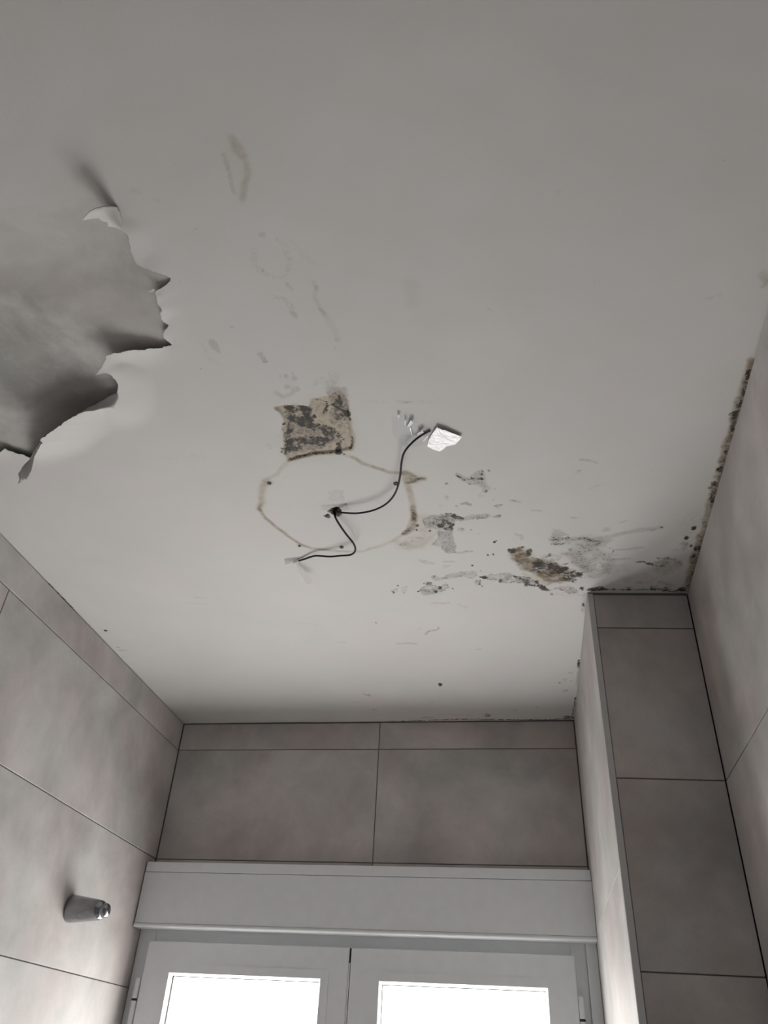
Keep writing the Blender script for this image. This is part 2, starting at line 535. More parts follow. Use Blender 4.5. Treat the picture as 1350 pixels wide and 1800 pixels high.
# --- outline of the old round lamp: brown water ring
RING = [(508, 809), (534, 801), (560, 797), (596, 796), (620, 803), (637, 814), (667, 824), (685, 830), (706, 831), (712, 842), (716, 852), (722, 868),
        (726, 892), (728, 912), (722, 930), (711, 939), (691, 951), (667, 960), (637, 969), (608, 970), (578, 967), (548, 964), (528, 957), (510, 945),
        (489, 929), (466, 910), (456, 894), (460, 883), (461, 859), (467, 844), (486, 834), (504, 812)]
stroke('brown', RING+[RING[0]], 1.6, 0.34, 5.0, 2.5)
stroke('brown', RING[-12:-4], 1.4, 0.50, 4.0, 2.0)
stroke('brown', RING[-6:-2], 3.5, 0.35, 7.0, 3.0)
stroke('brown', RING[12:16], [2, 3.5, 5.5, 3], 0.62, 6.0, 3.5)
stroke('brown', RING[4:9], [1.5, 2, 2, 1.5, 2.0], 0.35, 4.0, 2.0)
stroke('brown', RING[9:14], 3.6, 0.36, 6.0, 2.5)
stroke('brown', RING[0:4], 1.2, 0.55, 3.5, 1.5)
stroke('brown', [(714, 832), (722, 838), (730, 843), (746, 841)], [5, 6, 5, 1], 0.80, 8.0, 4.0)
stroke('brown', [(715, 849), (728, 846), (736, 842)], [2, 4, 2], 0.75, 4.0, 2.0)
stroke('mold_shade', [(724, 848), (733, 843), (742, 841)], [1, 2, 0.8], 0.50, 3.0, 2.0)
stroke('mold_shade', [(708, 938), (722, 930), (730, 924)], [2, 3, 2], 0.42, 6.0, 4.0)
stroke('mold_shade', [(726, 898), (727, 915)], [1.5, 2.0], 0.42, 4.0, 2.5)
patch('brown', [(718, 835), (730, 828), (752, 838), (742, 850), (725, 855)], 0.16, 12, 6)
patch('brown', [(724, 905), (752, 905), (770, 925), (764, 950), (740, 965), (702, 968), (690, 955), (715, 940)], 0.28, 18, 8, 40, 0.4)
for u, v in ((473, 848),): blot('brown', u, v, 8, 9, 0.5)
blot('brown', 527, 959, 5, 5, 0.5)

# --- bared square beside the lamp outline
SQ = [(483, 716), (503, 713), (524, 712), (543, 716), (549, 703), (556, 701), (577, 699), (585, 692), (596, 688), (605, 694), (609, 704), (613, 723), (611, 741), (615, 758), (620, 773),
      (618, 788), (608, 792), (593, 795), (571, 795), (549, 798), (527, 803), (507, 809), (502, 797), (503, 779), (499, 773), (498, 744), (498, 735), (494, 727)]
patch('cream', SQ, 0.55, 14.0, 4.0, 60)
_sd[0] = 100; patch('cream', SQ, 1.0, 6.0, 4.5, 70)
_sd[0] = 100; patch('lift', SQ, 1.0, 4.0, 4.5, 70)
patch('brown', [(545, 695), (590, 685), (625, 740), (632, 790), (600, 806), (500, 818), (488, 790), (520, 710)], 0.12, 22, 6)
stroke('brown', [(612, 741), (616, 758), (619, 775), (616, 789)], 3.0, 0.5, 5.0, 3)
stroke('mold_shade', [(619, 768), (620, 782), (616, 790)], 0.8, 0.6, 2.5, 1.5)
stroke('mold_shade', [(507, 809), (527, 803), (549, 798), (590, 795)], 0.8, 0.50, 3.0, 1.5)
patch('scrape', [(579, 680), (609, 680), (612, 704), (613, 724), (602, 745), (580, 746), (584, 715), (576, 700)], 0.75, 12, 5, 60, 0.25)
patch('brown', [(596, 738), (612, 736), (620, 765), (618, 790), (592, 793), (590, 760)], 0.45, 14, 6, 50, 0.5)
patch('mold_shade', [(583, 705), (606, 700), (612, 728), (600, 742), (588, 735)], 0.26, 10, 5, 60, 0.6)
patch('mold_shade', [(500, 715), (548, 718), (606, 700), (612, 760), (608, 785), (505, 800)], 0.26, 14, 8, 50, 0.9, 60)
patch('mold_shade', [(494, 718), (520, 710), (548, 716), (550, 740), (500, 745)], 0.36, 14, 8, 60, 0.8)
patch('scrape', [(498, 718), (543, 716), (552, 742), (580, 752), (600, 745), (596, 775), (560, 792), (515, 798), (502, 797), (500, 770)], 0.66, 6, 5, 60, 0.7)
patch('mold_shade', [(503, 719), (521, 713), (543, 718), (546, 735), (553, 743), (568, 749), (575, 756), (568, 765), (556, 756), (535, 751), (516, 752), (508, 745), (507, 728)], 0.60, 9, 8, 60, 0.8, 80)
patch('mold_shade', [(506, 724), (520, 722), (520, 736), (510, 738)], 0.3, 7, 6, 80, 0.6)
stroke('mold_shade', [(512, 752), (506, 762), (503, 775), (502, 795)], [3, 4, 3, 4], 0.46, 7, 4)
patch('mold_shade', [(502, 780), (515, 772), (535, 775), (540, 788), (520, 795), (503, 797)], 0.50, 7, 5, 60, 0.5)
patch('mold_shade', [(520, 770), (540, 766), (565, 772), (580, 762), (588, 772), (570, 785), (540, 784)], 0.46, 8, 6, 60, 0.7)
patch('mold_shade', [(556, 752), (580, 748), (592, 756), (584, 770), (568, 768)], 0.52, 8, 6, 60, 0.5)
patch('mold_shade', [(570, 718), (582, 722), (578, 732), (568, 730)], 0.34, 4, 3, 80, 0.6)
stroke('mold_shade', [(588, 765), (598, 770), (596, 782), (594, 790)], [2, 4, 3, 3], 0.45, 5, 4)
for pts in ([(595, 697), (597, 706), (600, 713)], [(586, 714), (592, 718), (598, 722)], [(557, 705), (566, 706), (572, 708)], [(574, 708), (577, 714), (573, 722)]):
    stroke('mold_shade', pts, 0.7, 0.62, 2.2, 1.0)
for u, v, r, s in ((610, 729, 5.0, 1.0), (612, 724, 3, .8), (616, 737, 2.6, .8), (596, 793, 5.0, 1.0), (592, 796, 2.5, .7), (605, 798, 2, .6), (594, 783, 3, .7), (553, 735, 3.5, .7),
                   (499, 746, 2.5, .7), (520, 776, 2, .6), (574, 773, 2.5, .6), (489, 768, 1.8, .45), (473, 784, 5, .22), (494, 787, 1.6, .55), (573, 723, 3, .6), (568, 727, 2.4, .6)):
    blot('mold_shade', u, v, r, r*1.5, s)

# --- mould spreading from the lamp to the column
flake([(742, 912), (760, 905), (775, 905), (785, 903), (808, 908), (815, 914), (800, 918), (795, 930), (797, 945), (801, 958), (800, 972), (785, 972), (772, 962), (757, 958), (770, 945), (765, 930), (748, 930)], 0.62, 0.5, 0.45)
patch('mold_shade', [(760, 908), (790, 903), (812, 911), (796, 920), (793, 935), (772, 928), (752, 926)], 0.34, 9, 6, 60, 0.5)
stroke('mold_shade', [(775, 924), (785, 917), (792, 922), (792, 931), (782, 930)], [3, 2, 2, 3, 1], 0.48, 4, 3)
stroke('mold_shade', [(788, 904), (800, 908), (811, 912)], [2, 3.5, 2], 0.55, 5, 4)
patch('scrape', [(770, 940), (795, 935), (800, 970), (786, 974), (774, 960)], 0.45, 7, 5, 60, 0.3)
stroke('scrape', [(812, 914), (830, 909), (853, 907)], [4, 5, 6], 0.50, 5, 3)
stroke('mold_shade', [(832, 911), (853, 910), (855, 906)], 0.8, 0.34, 3, 2)
flake([(864, 908), (878, 905), (877, 910), (868, 909)], 0.5, 0.5)
flake([(868, 889), (884, 887), (877, 893)], 0.55, 0.5)
flake([(810, 886), (818, 882), (830, 885), (828, 888), (812, 888)], 0.55, 0.45)
blot('scrape', 803, 890, 3, 4, .5)
stroke('scrape', [(804, 833), (815, 842), (830, 844), (848, 843)], [1, 4, 6, 4], 0.48, 5, 4)
stroke('mold_shade', [(803, 834), (811, 839), (817, 843), (830, 841), (847, 842)], [0.6, 1, 1.2, 0.8, 1], 0.50, 3, 2.5)
patch('scrape', [(826, 835), (838, 826), (850, 828), (852, 842), (834, 845)], 0.46, 6, 4, 70, 0.6, 70, ('mold_shade', 3, 0.45))
flake([(823, 850), (832, 848), (835, 852), (826, 853)], 0.6, 0.6)
stroke('scrape', [(838, 848), (850, 852), (856, 858), (853, 863)], [3, 5, 5, 3], 0.46, 5, 3)
patch('scrape', [(838, 870), (846, 865), (852, 872), (843, 876)], 0.28, 6, 3)
flake([(862, 859), (870, 859), (868, 862)], 0.5, 0.5)
for u, v, r, s in ((859, 827, 2.6, .6), (848, 827, 2.8, .6), (847, 833, 2.4, .6), (847, 841, 2.6, .6), (785, 849, 2.6, .5), (783, 851, 2, .45), (854, 863, 3, .6), (867, 878, 2.2, .5), (861, 883, 2.6, .4),
                   (866, 918, 2, .45), (839, 912, 2.2, .4), (798, 907, 3.5, .8), (797, 922, 2.4, .7), (773, 924, 4, .8), (756, 934, 2.8, .7), (734, 924, 3.2, .8), (732, 932, 2.2, .6), (842, 938, 2, .4),
                   (812, 931, 5, .22), (869, 953, 2.6, 1.0), (872, 951, 1.6, .8), (858, 976, 2.4, .9), (867, 975, 3.2, .6), (830, 994, 2.6, .6), (845, 1004, 3, .35), (829, 932, 3.5, .25)):
    blot('mold_shade', u, v, r, r*1.6, s, 1.2)
blot('scrape', 785, 875, 4, 7, .45); blot('scrape', 774, 889, 5, 3, .35); blot('scrape', 810, 931, 7, 7, .4)
stroke('scrape', [(802, 971), (815, 971), (830, 969)], [1.5, 2.0, 0.6], 0.45, 4, 2)
stroke('scrape', [(735, 946), (742, 947)], 1.5, 0.40, 3, 2)
patch('scrape', [(700, 958), (715, 952), (725, 949), (724, 957), (710, 960)], 0.46, 5, 4, 60, 0.6, 70, ('mold_shade', 3, 0.35))
stroke('scrape', [(740, 985), (750, 988), (760, 990)], [3, 4, 1], 0.34, 7, 5)
stroke('scrape', [(782, 987), (796, 987)], [2, 1.5], 0.40, 5, 3)
stroke('scrape', [(780, 996), (790, 994)], [2, 1.5], 0.32, 5, 3)

flake([(776, 1016), (782, 1009), (800, 1007), (820, 1005), (836, 1004), (838, 1013), (832, 1017), (815, 1013), (800, 1016), (785, 1016)], 0.50, 0.40, 0.3)
stroke('scrape', [(763, 1014), (768, 1019), (778, 1017)], [5, 4, 3], 0.5, 4, 3)
blot('mold_shade', 762, 1013, 4.5, 6, .42)
flake([(840, 1018), (845, 1021), (843, 1027), (836, 1028), (834, 1023)], 0.5, 0.6)
flake([(739, 1036), (745, 1031), (760, 1028), (772, 1031), (785, 1024), (791, 1031), (778, 1039), (762, 1045), (745, 1047), (739, 1042)], 0.60, 0.65, 0.6)
patch('mold_shade', [(740, 1036), (770, 1032), (776, 1040), (750, 1045)], 0.30, 7, 5, 60, 0.7)
flake([(743, 1025), (752, 1021), (760, 1026), (750, 1028)], 0.45, 0.5)
flake([(687, 1039), (694, 1035), (700, 1038), (694, 1043)], 0.40, 0.5)
flake([(708, 1032), (716, 1030), (716, 1037), (710, 1043), (707, 1040)], 0.36, 0.4)
for u, v, r, s in ((700, 1029, 3, .6), (692, 1041, 3.4, .7), (698, 1035, 2.4, .5), (774, 1033, 4, .7), (767, 1040, 3.5, .65), (753, 1025, 3.5, .6), (757, 1024, 3, .55), (796, 1034, 2.2, .5), (843, 1026, 2.5, .6), (847, 1030, 2.8, .55), (735, 1039, 3, .5), (851, 1015, 4, .9)):
    blot('mold_shade', u, v, r, r*1.8, s, 1.2)
stroke('mold_shade', [(844, 1014), (855, 1016)], 1.2, 0.75, 3, 1.5)

flake([(845, 1016), (862, 1009), (880, 1010), (895, 1007), (905, 1014), (915, 1013), (930, 1018), (945, 1024), (962, 1034), (965, 1039), (950, 1036), (935, 1030), (918, 1026), (905, 1024), (890, 1026), (876, 1022), (860, 1020)], 0.62, 0.55, 0.5, 5)
patch('mold_shade', [(915, 1017), (930, 1019), (944, 1024), (962, 1034), (958, 1037), (940, 1032), (920, 1028)], 0.48, 7, 6, 60, 0.5)
patch('mold_shade', [(876, 1018), (892, 1010), (900, 1018), (885, 1025)], 0.30, 7, 6, 60, 0.6)
stroke('mold_shade', [(905, 1014), (914, 1018)], [2.5, 2.5], .5, 4, 3)
flake([(960, 1038), (985, 1030), (1000, 1028), (1012, 1034), (1016, 1042), (1000, 1043), (985, 1036)], 0.50, 0.5, 0.6)
patch('scrape', [(960, 1040), (990, 1042), (1030, 1044), (1028, 1058), (1020, 1048), (990, 1050)], 0.24, 14, 8, 40, 0.6)
for u, v, r, s in ((880, 1022, 4, .6), (1023, 1034, 5, .7), (970, 1044, 3.5, .5), (944, 1023, 4, .7), (925, 1028, 5, .6), (953, 1033, 6, .6), (1026, 1064, 4, .5), (1025, 1061, 2.4, .8)):
    blot('mold_shade', u, v, r, r*1.8, s, 2)

# the black-brown heart of the mould
patch('brown', [(896, 968), (915, 963), (932, 972), (940, 982), (975, 990), (1000, 1000), (1010, 1015), (985, 1026), (962, 1028), (940, 1010), (915, 1002), (905, 990)], 0.85, 14, 8, 40, 0.5)
patch('cream', [(915, 1008), (940, 1010), (965, 1018), (960, 1028), (945, 1026), (925, 1018)], 0.45, 9, 5)
patch('scrape', [(905, 985), (925, 980), (960, 985), (990, 995), (1020, 1008), (1012, 1022), (985, 1026), (960, 1018), (935, 1008), (915, 1003)], 0.42, 9, 6, 60, 0.4)
patch('mold_shade', [(925, 990), (945, 986), (965, 990), (990, 998), (1010, 1004), (1018, 1012), (1005, 1020), (985, 1018), (962, 1012), (940, 1008)], 0.36, 16, 8, 50, 0.5)
patch('mold_shade', [(936, 991), (950, 988), (980, 996), (978, 1004), (950, 1002)], 0.30, 10, 6, 50, 0.4)
patch('mold_shade', [(978, 996), (1000, 998), (1020, 1008), (1022, 1012), (1010, 1016), (990, 1010)], 0.40, 9, 6, 60, 0.7)
patch('mold_shade', [(906, 984), (920, 981), (916, 996), (908, 994)], 0.30, 7, 5, 60, 0.6)
patch('mold_shade', [(988, 1014), (1010, 1017), (1012, 1024), (992, 1022)], 0.38, 8, 5, 60, 0.5)
for u, v, r, s in ((901, 969, 6, .85), (896, 968, 4, .6), (930, 970, 6, .7), (928, 976, 5, .55), (918, 963, 3, .7), (915, 974, 3, .6), (944, 991, 7, .6), (1019, 1010, 6, .8), (993, 1000, 5, .7), (968, 995, 6, .7), (984, 1005, 6, .7)):
    blot('mold_shade', u, v, r, r*1.7, s, 3)
flake([(945, 975), (955, 975), (966, 973), (965, 978), (955, 981), (948, 978)], 0.42, 0.6)
patch('scrape', [(945, 982), (970, 975), (985, 978), (980, 992), (955, 988)], 0.5, 8, 6, 60, 0.6, 70, ('mold_shade', 3, .45))

# greyed streaky paint in front of the column
patch('scrape', [(970, 930), (990, 930), (1000, 940), (970, 946)], 0.42, 8, 5, 60, 0.7, 70, ('mold_shade', 3, .25))
patch('scrape', [(970, 943), (1000, 946), (1030, 942), (1060, 943), (1080, 950), (1060, 965), (1080, 985), (1070, 1005), (1040, 1020), (1025, 1005), (1005, 985), (985, 975), (1000, 960), (972, 957)], 0.66, 22, 12, 25, 0.45, 45)
stroke('mold_shade', [(970, 947), (985, 948), (998, 945)], [3, 2, 1.5], .42, 5, 4)
stroke('mold_shade', [(969, 957), (985, 957), (993, 956)], [1, 2, 2], .50, 4, 3)
stroke('mold_shade', [(1020, 948), (1032, 947), (1050, 952)], [1, 2, 1], .42, 5, 4)
stroke('mold_shade', [(1030, 953), (1055, 952)], 1, .35, 4, 3)
for k in range(60):
    t = rng.random(); w = rng.random()
    u = 985+95*t; v = 945+75*w
    if v > 960+90*(1-abs(t-0.5)): continue
    blot('mold_shade', u, v, 2+5*rng.random(), 1.5+3*rng.random(), 0.18+0.22*rng.random(), 2.5)
flake([(1056, 930), (1062, 927), (1073, 928), (1076, 932), (1066, 935), (1056, 934)], 0.38, 0.3)
stroke('scrape', [(1070, 944), (1095, 938), (1120, 933), (1145, 930), (1163, 927)], [3, 3, 4, 4, 1], 0.42, 8, 4)
stroke('scrape', [(1080, 967), (1105, 966), (1130, 963)], [1, 2, .6], 0.42, 5, 3)
stroke('scrape', [(1070, 985), (1090, 984), (1105, 983)], [2, 2, .8], 0.42, 5, 3)
stroke('scrape', [(1060, 977), (1085, 976)], [2, 1], 0.32, 6, 3)
stroke('mold_shade', [(1120, 989), (1130, 988), (1140, 992), (1155, 995), (1165, 995)], [1, 1.6, 2, 1.6, .6], 0.50, 6, 4)
stroke('mold_shade', [(1140, 990), (1158, 989)], 1, 0.40, 5, 3)
stroke('mold_shade', [(1156, 982), (1175, 981), (1188, 984)], [1.6, 1.4, 1.4], 0.42, 5, 3)
patch('scrape', [(1150, 988), (1172, 982), (1195, 986), (1195, 1002), (1178, 1010), (1165, 1014), (1150, 1005)], 0.46, 16, 9, 30, 0.4)
patch('scrape', [(1092, 1012), (1110, 1010), (1135, 1010), (1150, 1018), (1140, 1027), (1110, 1028), (1090, 1022)], 0.34, 18, 8, 30, 0.4)
patch('scrape', [(1052, 1000), (1080, 992), (1120, 995), (1110, 1008), (1075, 1012), (1050, 1015)], 0.22, 20, 10, 30, 0.5)
patch('scrape', [(1195, 955), (1208, 952), (1215, 960), (1202, 968)], 0.40, 9, 6, 50, 0.6)
stroke('scrape', [(1185, 968), (1200, 966)], 2, .30, 6, 3)
stroke('scrape', [(1160, 1024), (1180, 1030)], [1.5, 2.5], 0.40, 8, 4)
for u, v, r, s in ((1220, 929, 4.5, 1.0), (1206, 946, 4.2, 1.0), (1215, 960, 3.2, .85), (1207, 956, 2.4, .6), (1163, 927, 3, .5)):
    blot('mold_shade', u, v, r, r*1.5, s, 1.5)

# along the right wall
EDGE = [(1346, 556), (1320, 636), (1306, 690), (1292, 742), (1276, 795), (1262, 848), (1250, 890), (1241, 925), (1234, 955), (1226, 980), (1218, 1005), (1211, 1032)]
stroke('brown', EDGE[1:], [2, 4, 4, 4, 4, 5, 5, 8, 8, 8, 8], 0.72, 7, 6)
stroke('mold_shade', [(1316, 650), (1308, 683)], [1, 1.5], .45, 5, 4)
stroke('mold_shade', EDGE[2:7], [1.5, 1.6, 1.3, 1.6, 1.6], .50, 5, 5)
stroke('mold_shade', EDGE[7:], [1, 1, 1.4, 1.4, 2], .40, 5, 5)
stroke('brown', [(1318, 632), (1322, 640), (1316, 648)], [3, 4, 2], .5, 5, 3)
stroke('brown', [(1342, 482), (1350, 486)], [2, 4], .40, 8, 4)
stroke('scrape', [(1340, 500), (1350, 494)], [1, 2], .42, 6, 4)
for u, v, r, s in ((1317, 655, 5, .8), (1313, 662, 4, .7), (1306, 690, 5, .75), (1297, 712, 6, .8), (1291, 728, 6, .8), (1287, 727, 4, .7), (1285, 755, 4, .7), (1276, 795, 4, .8), (1263, 826, 4, .6), (1253, 856, 7, .8), (1249, 877, 5, .7),
                   (1224, 965, 6, 1.0), (1219, 978, 6, .9), (1217, 990, 5, .7), (1215, 1005, 4, .6), (1254, 848, 4, .6), (1236, 920, 5, .7), (1207, 1006, 4, .5), (1230, 945, 4, .6)):
    blot('mold_shade', u, v, r*.8, r*1.5, s*.72, 5, .9)
stroke('mold_shade', [(1264, 824), (1259, 828), (1268, 822)], .8, .6, 3, 2)
patch('scrape', [(1200, 905), (1240, 890), (1236, 930), (1205, 960), (1195, 935)], 0.16, 25, 8)
# at the head of the column
stroke('mold_shade', [(1034, 1037), (1060, 1036), (1090, 1036), (1120, 1037), (1150, 1037), (1180, 1039), (1207, 1040)], [3, 3, .6, 1.2, 2.5, 3, 5], 0.50, 5, 4)
for u, v, r, s in ((1042, 1035, 9, .5), (1055, 1034, 9, .55), (1105, 1034, 9, .35), (1150, 1033, 9, .45), (1170, 1034, 8, .45), (1198, 1036, 9, .6)):
    blot('mold_shade', u, v, r, r, s, 3)
stroke('scrape', [(1031, 1045), (1029, 1062), (1026, 1075)], [3, 4, 2], .4, 8, 5)
# along the column's side and the back wall
stroke('mold_shade', [(1018, 1160), (1017, 1172)], [1.5, 1.5], .7, 4, 2)
blot('mold_shade', 1017, 1166, 3, 6, .9)
stroke('mold_shade', [(1012, 1225), (1008, 1250), (1006, 1262)], [1, 1, 1.6], .55, 4, 2)
stroke('brown', [(1018, 1170), (1014, 1205)], 1.5, .4, 4, 2)
for u, v, r, s in ((1003, 1183, 5, .42), (993, 1195, 6, .30), (984, 1200, 3, .8), (994, 1214, 8, .34), (1004, 1197, 5, .22), (979, 1247, 4, .25), (943, 1243, 6, .22), (904, 1248, 9, .26), (995, 1260, 7, .55), (1000, 1260, 6, .5)):
    blot('mold_shade', u, v, r, r*1.2, s, 2); blot('scrape', u, v, r*1.3, r*1.6, s*.6, 3)
stroke('mold_shade', [(680, 1268), (720, 1267), (800, 1264), (880, 1264), (960, 1265), (1006, 1263)], [1, 2, 2, 3, 2, 4], .55, 4, 2)  # shade of the open gap at the back wall, painted on the ceiling
stroke('scrape', [(745, 1261), (760, 1261)], [3, 3], .45, 8, 3)
stroke('scrape', [(772, 1256), (830, 1257)], [3, 2], .24, 8, 4)
blot('mold_shade', 857, 1257, 7, 10, .55, 2); blot('scrape', 857, 1257, 10, 16, .5, 2)
stroke('mold_shade', [(75, 1013), (108, 1048), (141, 1087)], [.6, 1.4, .6], .7, 3, 1)  # thin dark gap along the left wall, its shade painted on
# old screw hole with a dark rim
blot('mold_shade', 774, 1203, 5.5, 11, .95, 1.0, .4); blot('cream', 776, 1203, 2.5, 4, .6, .5)
# scattered scuffs
for pts, s in (([(747, 1115), (755, 1111), (771, 1106)], .52), ([(735, 1107), (742, 1104)], .22), ([(700, 1132), (715, 1131), (733, 1132)], .40), ([(836, 1142), (846, 1141)], .34), ([(757, 1060), (790, 1059)], .36), ([(806, 1063), (822, 1069)], .24),
               ([(640, 1220), (650, 1223)], .5), ([(623, 1235), (640, 1234)], .30), ([(655, 1247), (664, 1246)], .36), ([(670, 1242), (678, 1241)], .22), ([(806, 806 + 360), (812, 1166)], .0001), ([(590, 1130), (606, 1129)], .34), ([(525, 1095), (560, 1097)], .18), ([(340, 1050), (370, 1052)], .22), ([(330, 1060), (360, 1063)], .15),
               ([(1020, 808), (1032, 809), (1048, 813)], .36), ([(1015, 830), (1018, 828)], .3), ([(1035, 858), (1060, 850)], .18), ([(1005, 910), (1012, 911)], .4), ([(900, 880), (912, 882)], .42), ([(937, 896), (950, 897)], .34), ([(905, 940), (915, 942), (920, 948)], .36), ([(1090, 918), (1100, 915)], .28),
               ([(640, 705), (700, 707), (780, 704)], .12), ([(700, 705), (720, 706)], .22), ([(860, 545), (862, 548)], .2), ([(210, 1143), (222, 1143)], .55), ([(160, 1055), (175, 1060)], .14), ([(1240, 525), (1265, 520)], .2), ([(690, 715), (640, 735)], .0001),
               ([(360, 800), (280, 806)], .12), ([(230, 335), (245, 338)], .22)):
    stroke('scrape', pts, [0.5]+[1.6]*(len(pts)-2)+[0.4], s*1.15, 5.5, 4.5, 70)
for u, v, r, s in ((186, 1109, 4.5, .8), (206, 1138, 3, .6), (264, 1200, 4, .45), (229, 1166, 3, .4), (771, 1104, 4, .35), (759, 1233, 3, .45), (754, 1110, 4, .35), (650, 1221, 4, .4), (662, 1095, 4, .35), (656, 1247, 4, .35)):
    blot('mold_shade', u, v, r, r*1.4, s, 2)

# pale water marks further up the ceiling
W1 = [(396, 274), (399, 252), (408, 246), (417, 258), (428, 275), (436, 290), (436, 312), (430, 335), (424, 355), (418, 352), (410, 325), (402, 300)]
stroke('brown', [(408, 246), (416, 258), (426, 270)], [1.5, 3.5, 2.5], .40, 8, 3)
stroke('scrape', [(409, 244), (417, 258), (428, 274)], [1.0, 2.2, 1.5], .22, 8, 3)
stroke('scrape', [(394, 272), (399, 290), (405, 318), (412, 340)], [1.6, 1.2, 1.0, .8], .34, 3.5, 1.5)
stroke('brown', [(434, 287), (436, 305), (430, 330), (426, 350)], [1.5, 2.0, 2.2, 1.0], .32, 5, 2)
stroke('scrape', [(436, 285), (437, 303), (432, 325), (428, 345), (424, 358)], [.8, 1.2, 1.4, .8, 1.5], .14, 4, 2)
patch('scrape', W1, .05, 6, 3)
patch('brown', W1, .06, 6, 3)
patch('scrape', [(452, 408), (463, 406), (468, 412), (463, 418), (455, 415)], .36, 3.5, 2)
stroke('scrape', [(484, 419), (493, 425), (500, 440), (508, 452), (508, 470), (503, 482), (496, 489), (480, 489), (465, 480), (450, 465), (446, 440)], [1.2, 1.5, 1.5, 2, 2, 1.5, 1.5, 1.2, 2.5, 3, 2], .17, 5, 4)
stroke('scrape', [(505, 425), (530, 445), (552, 465)], [3, 2, 1], .12, 6, 4)
stroke('scrape', [(505, 500), (512, 508)], 1.5, .32, 4, 3); stroke('scrape', [(480, 524), (497, 524), (510, 532), (515, 550), (520, 556)], [1.5, 1.5, 1.5, 2, 2.5], .22, 5, 4)
blot('scrape', 516, 553, 4, 5, .3, 3)
stroke('brown', [(550, 495), (557, 505), (554, 525), (565, 545), (578, 560), (588, 580), (593, 597)], [.5, 1, 1, 1.5, 2, 2.5, 2], .20, 5, 3)
stroke('scrape', [(556, 503), (557, 508)], 1.2, .4, 3, 1.5); stroke('scrape', [(562, 543), (573, 553)], 1.2, .36, 4, 3); blot('scrape', 592, 598, 3, 3, .36, 1.5); blot('scrape', 587, 613, 2.5, 3, .3, 1.5)
patch('scrape', [(364, 598), (372, 595), (380, 600), (387, 612), (385, 622), (377, 617), (370, 608)], .42, 4, 2)
stroke('scrape', [(355, 604), (362, 622), (370, 632), (382, 640)], [2, 1, 1.5, 1], .16, 6, 4)
for u, v, r, s in ((458, 622, 4, .4), (462, 629, 4, .4), (465, 635, 3.5, .45), (408, 576, 2.5, .3)): blot('scrape', u, v, r*1.3, r, s, 2)
for u, v, r, s in ((503, 661, 4, .5), (519, 665, 4, .40), (493, 661, 3, .35), (505, 680, 5, .42), (511, 672, 6, .2), (514, 657, 2.5, .4), (576, 656, 2.5, .3), (565, 669, 7, .25), (553, 674, 5, .25), (585, 671, 4, .25)): blot('scrape', u, v, r, r*1.2, s, 2.5)
stroke('scrape', [(485, 690), (495, 697), (502, 697), (512, 690), (520, 684)], [2, 2, 2, 2, 3], .36, 5, 3)
stroke('scrape', [(582, 683), (585, 672), (590, 662)], [6, 4, 2], .26, 12, 5)
patch('scrape', [(580, 700), (581, 684), (590, 680), (608, 684), (608, 700)], .45, 10, 4)
patch('brown', [(706, 492), (728, 488), (740, 500), (736, 535), (718, 540), (710, 520)], .14, 14, 6)
blot('scrape', 727, 568, 8, 8, .08, 4)
patch('brown', [(150, 985), (175, 970), (185, 985), (170, 998)], .07, 16, 6)
# greyed patches around the cable hole and the mark left by an old label
blot('scrape', 590, 893, 26, 9, .34, 4, .8); blot('scrape', 600, 889, 22, 6, .20, 4, .8); stroke('scrape', [(566, 889), (590, 888), (608, 886)], .8, .45, 2.5, .8)
patch('scrape', [(576, 861), (604, 861), (606, 880), (577, 881)], .26, 4, 1.5)
patch('scrape', [(560, 880), (612, 880), (614, 898), (590, 905), (568, 898)], .12, 10, 4)

blot('mold_shade', 590, 899, 10.5, 12.5, 1.0, 1.5, .25); blot('mold_shade', 575.5, 907, 5, 5.5, 1.0, 1.0, .25)  # darkness inside the two cable holes, painted black into the colour
HOLE = [trace(590, 899), trace(575.5, 907)]
def ceil_fields(X, Y, base):
    """height of the paint surface above/below the nominal ceiling plane"""
    zz = (fbm(X, Y, 6.0, 3, 3)-0.5)*0.0030+(fbm(X, Y, 22.0, 3, 9)-0.5)*0.0008
    zz = zz+0.0030*base['lift']+0.0006*base['scrape']*0+0.0004*base['cream']
    zz = zz+np.clip(base['scrape'], 0, .6)*0.0008*(fbm(X, Y, 45, 2, 21)-0.2)
    # blistered paint round the mould
    zz = zz-0.0012*np.clip(base['mold_shade'], 0, .8)*(fbm(X, Y, 40, 2, 31)-0.3)
    for (hx, hy), rx, ry, dep in ((HOLE[0], 0.0105, 0.0125, 0.030), (HOLE[1], 0.0048, 0.0052, 0.02)):
        a = np.arctan2(Y-hy, X-hx)
        d = np.hypot((X-hx)/rx, (Y-hy)/ry)*(1+0.16*np.sin(3*a+1)+0.10*np.sin(7*a))
        zz = zz+dep*np.clip((1.0-d)/0.16, 0, 1)
    return zz

cell_ok = np.ones((len(AX)-1, len(AY)-1), bool)
ix0, ix1 = np.argmin(abs(AX-PX0)), np.argmin(abs(AX-PX1))
iy0, iy1 = np.argmin(abs(AY-PY0)), np.argmin(abs(AY-PY1))
cell_ok[ix0:ix1, iy0:iy1] = False

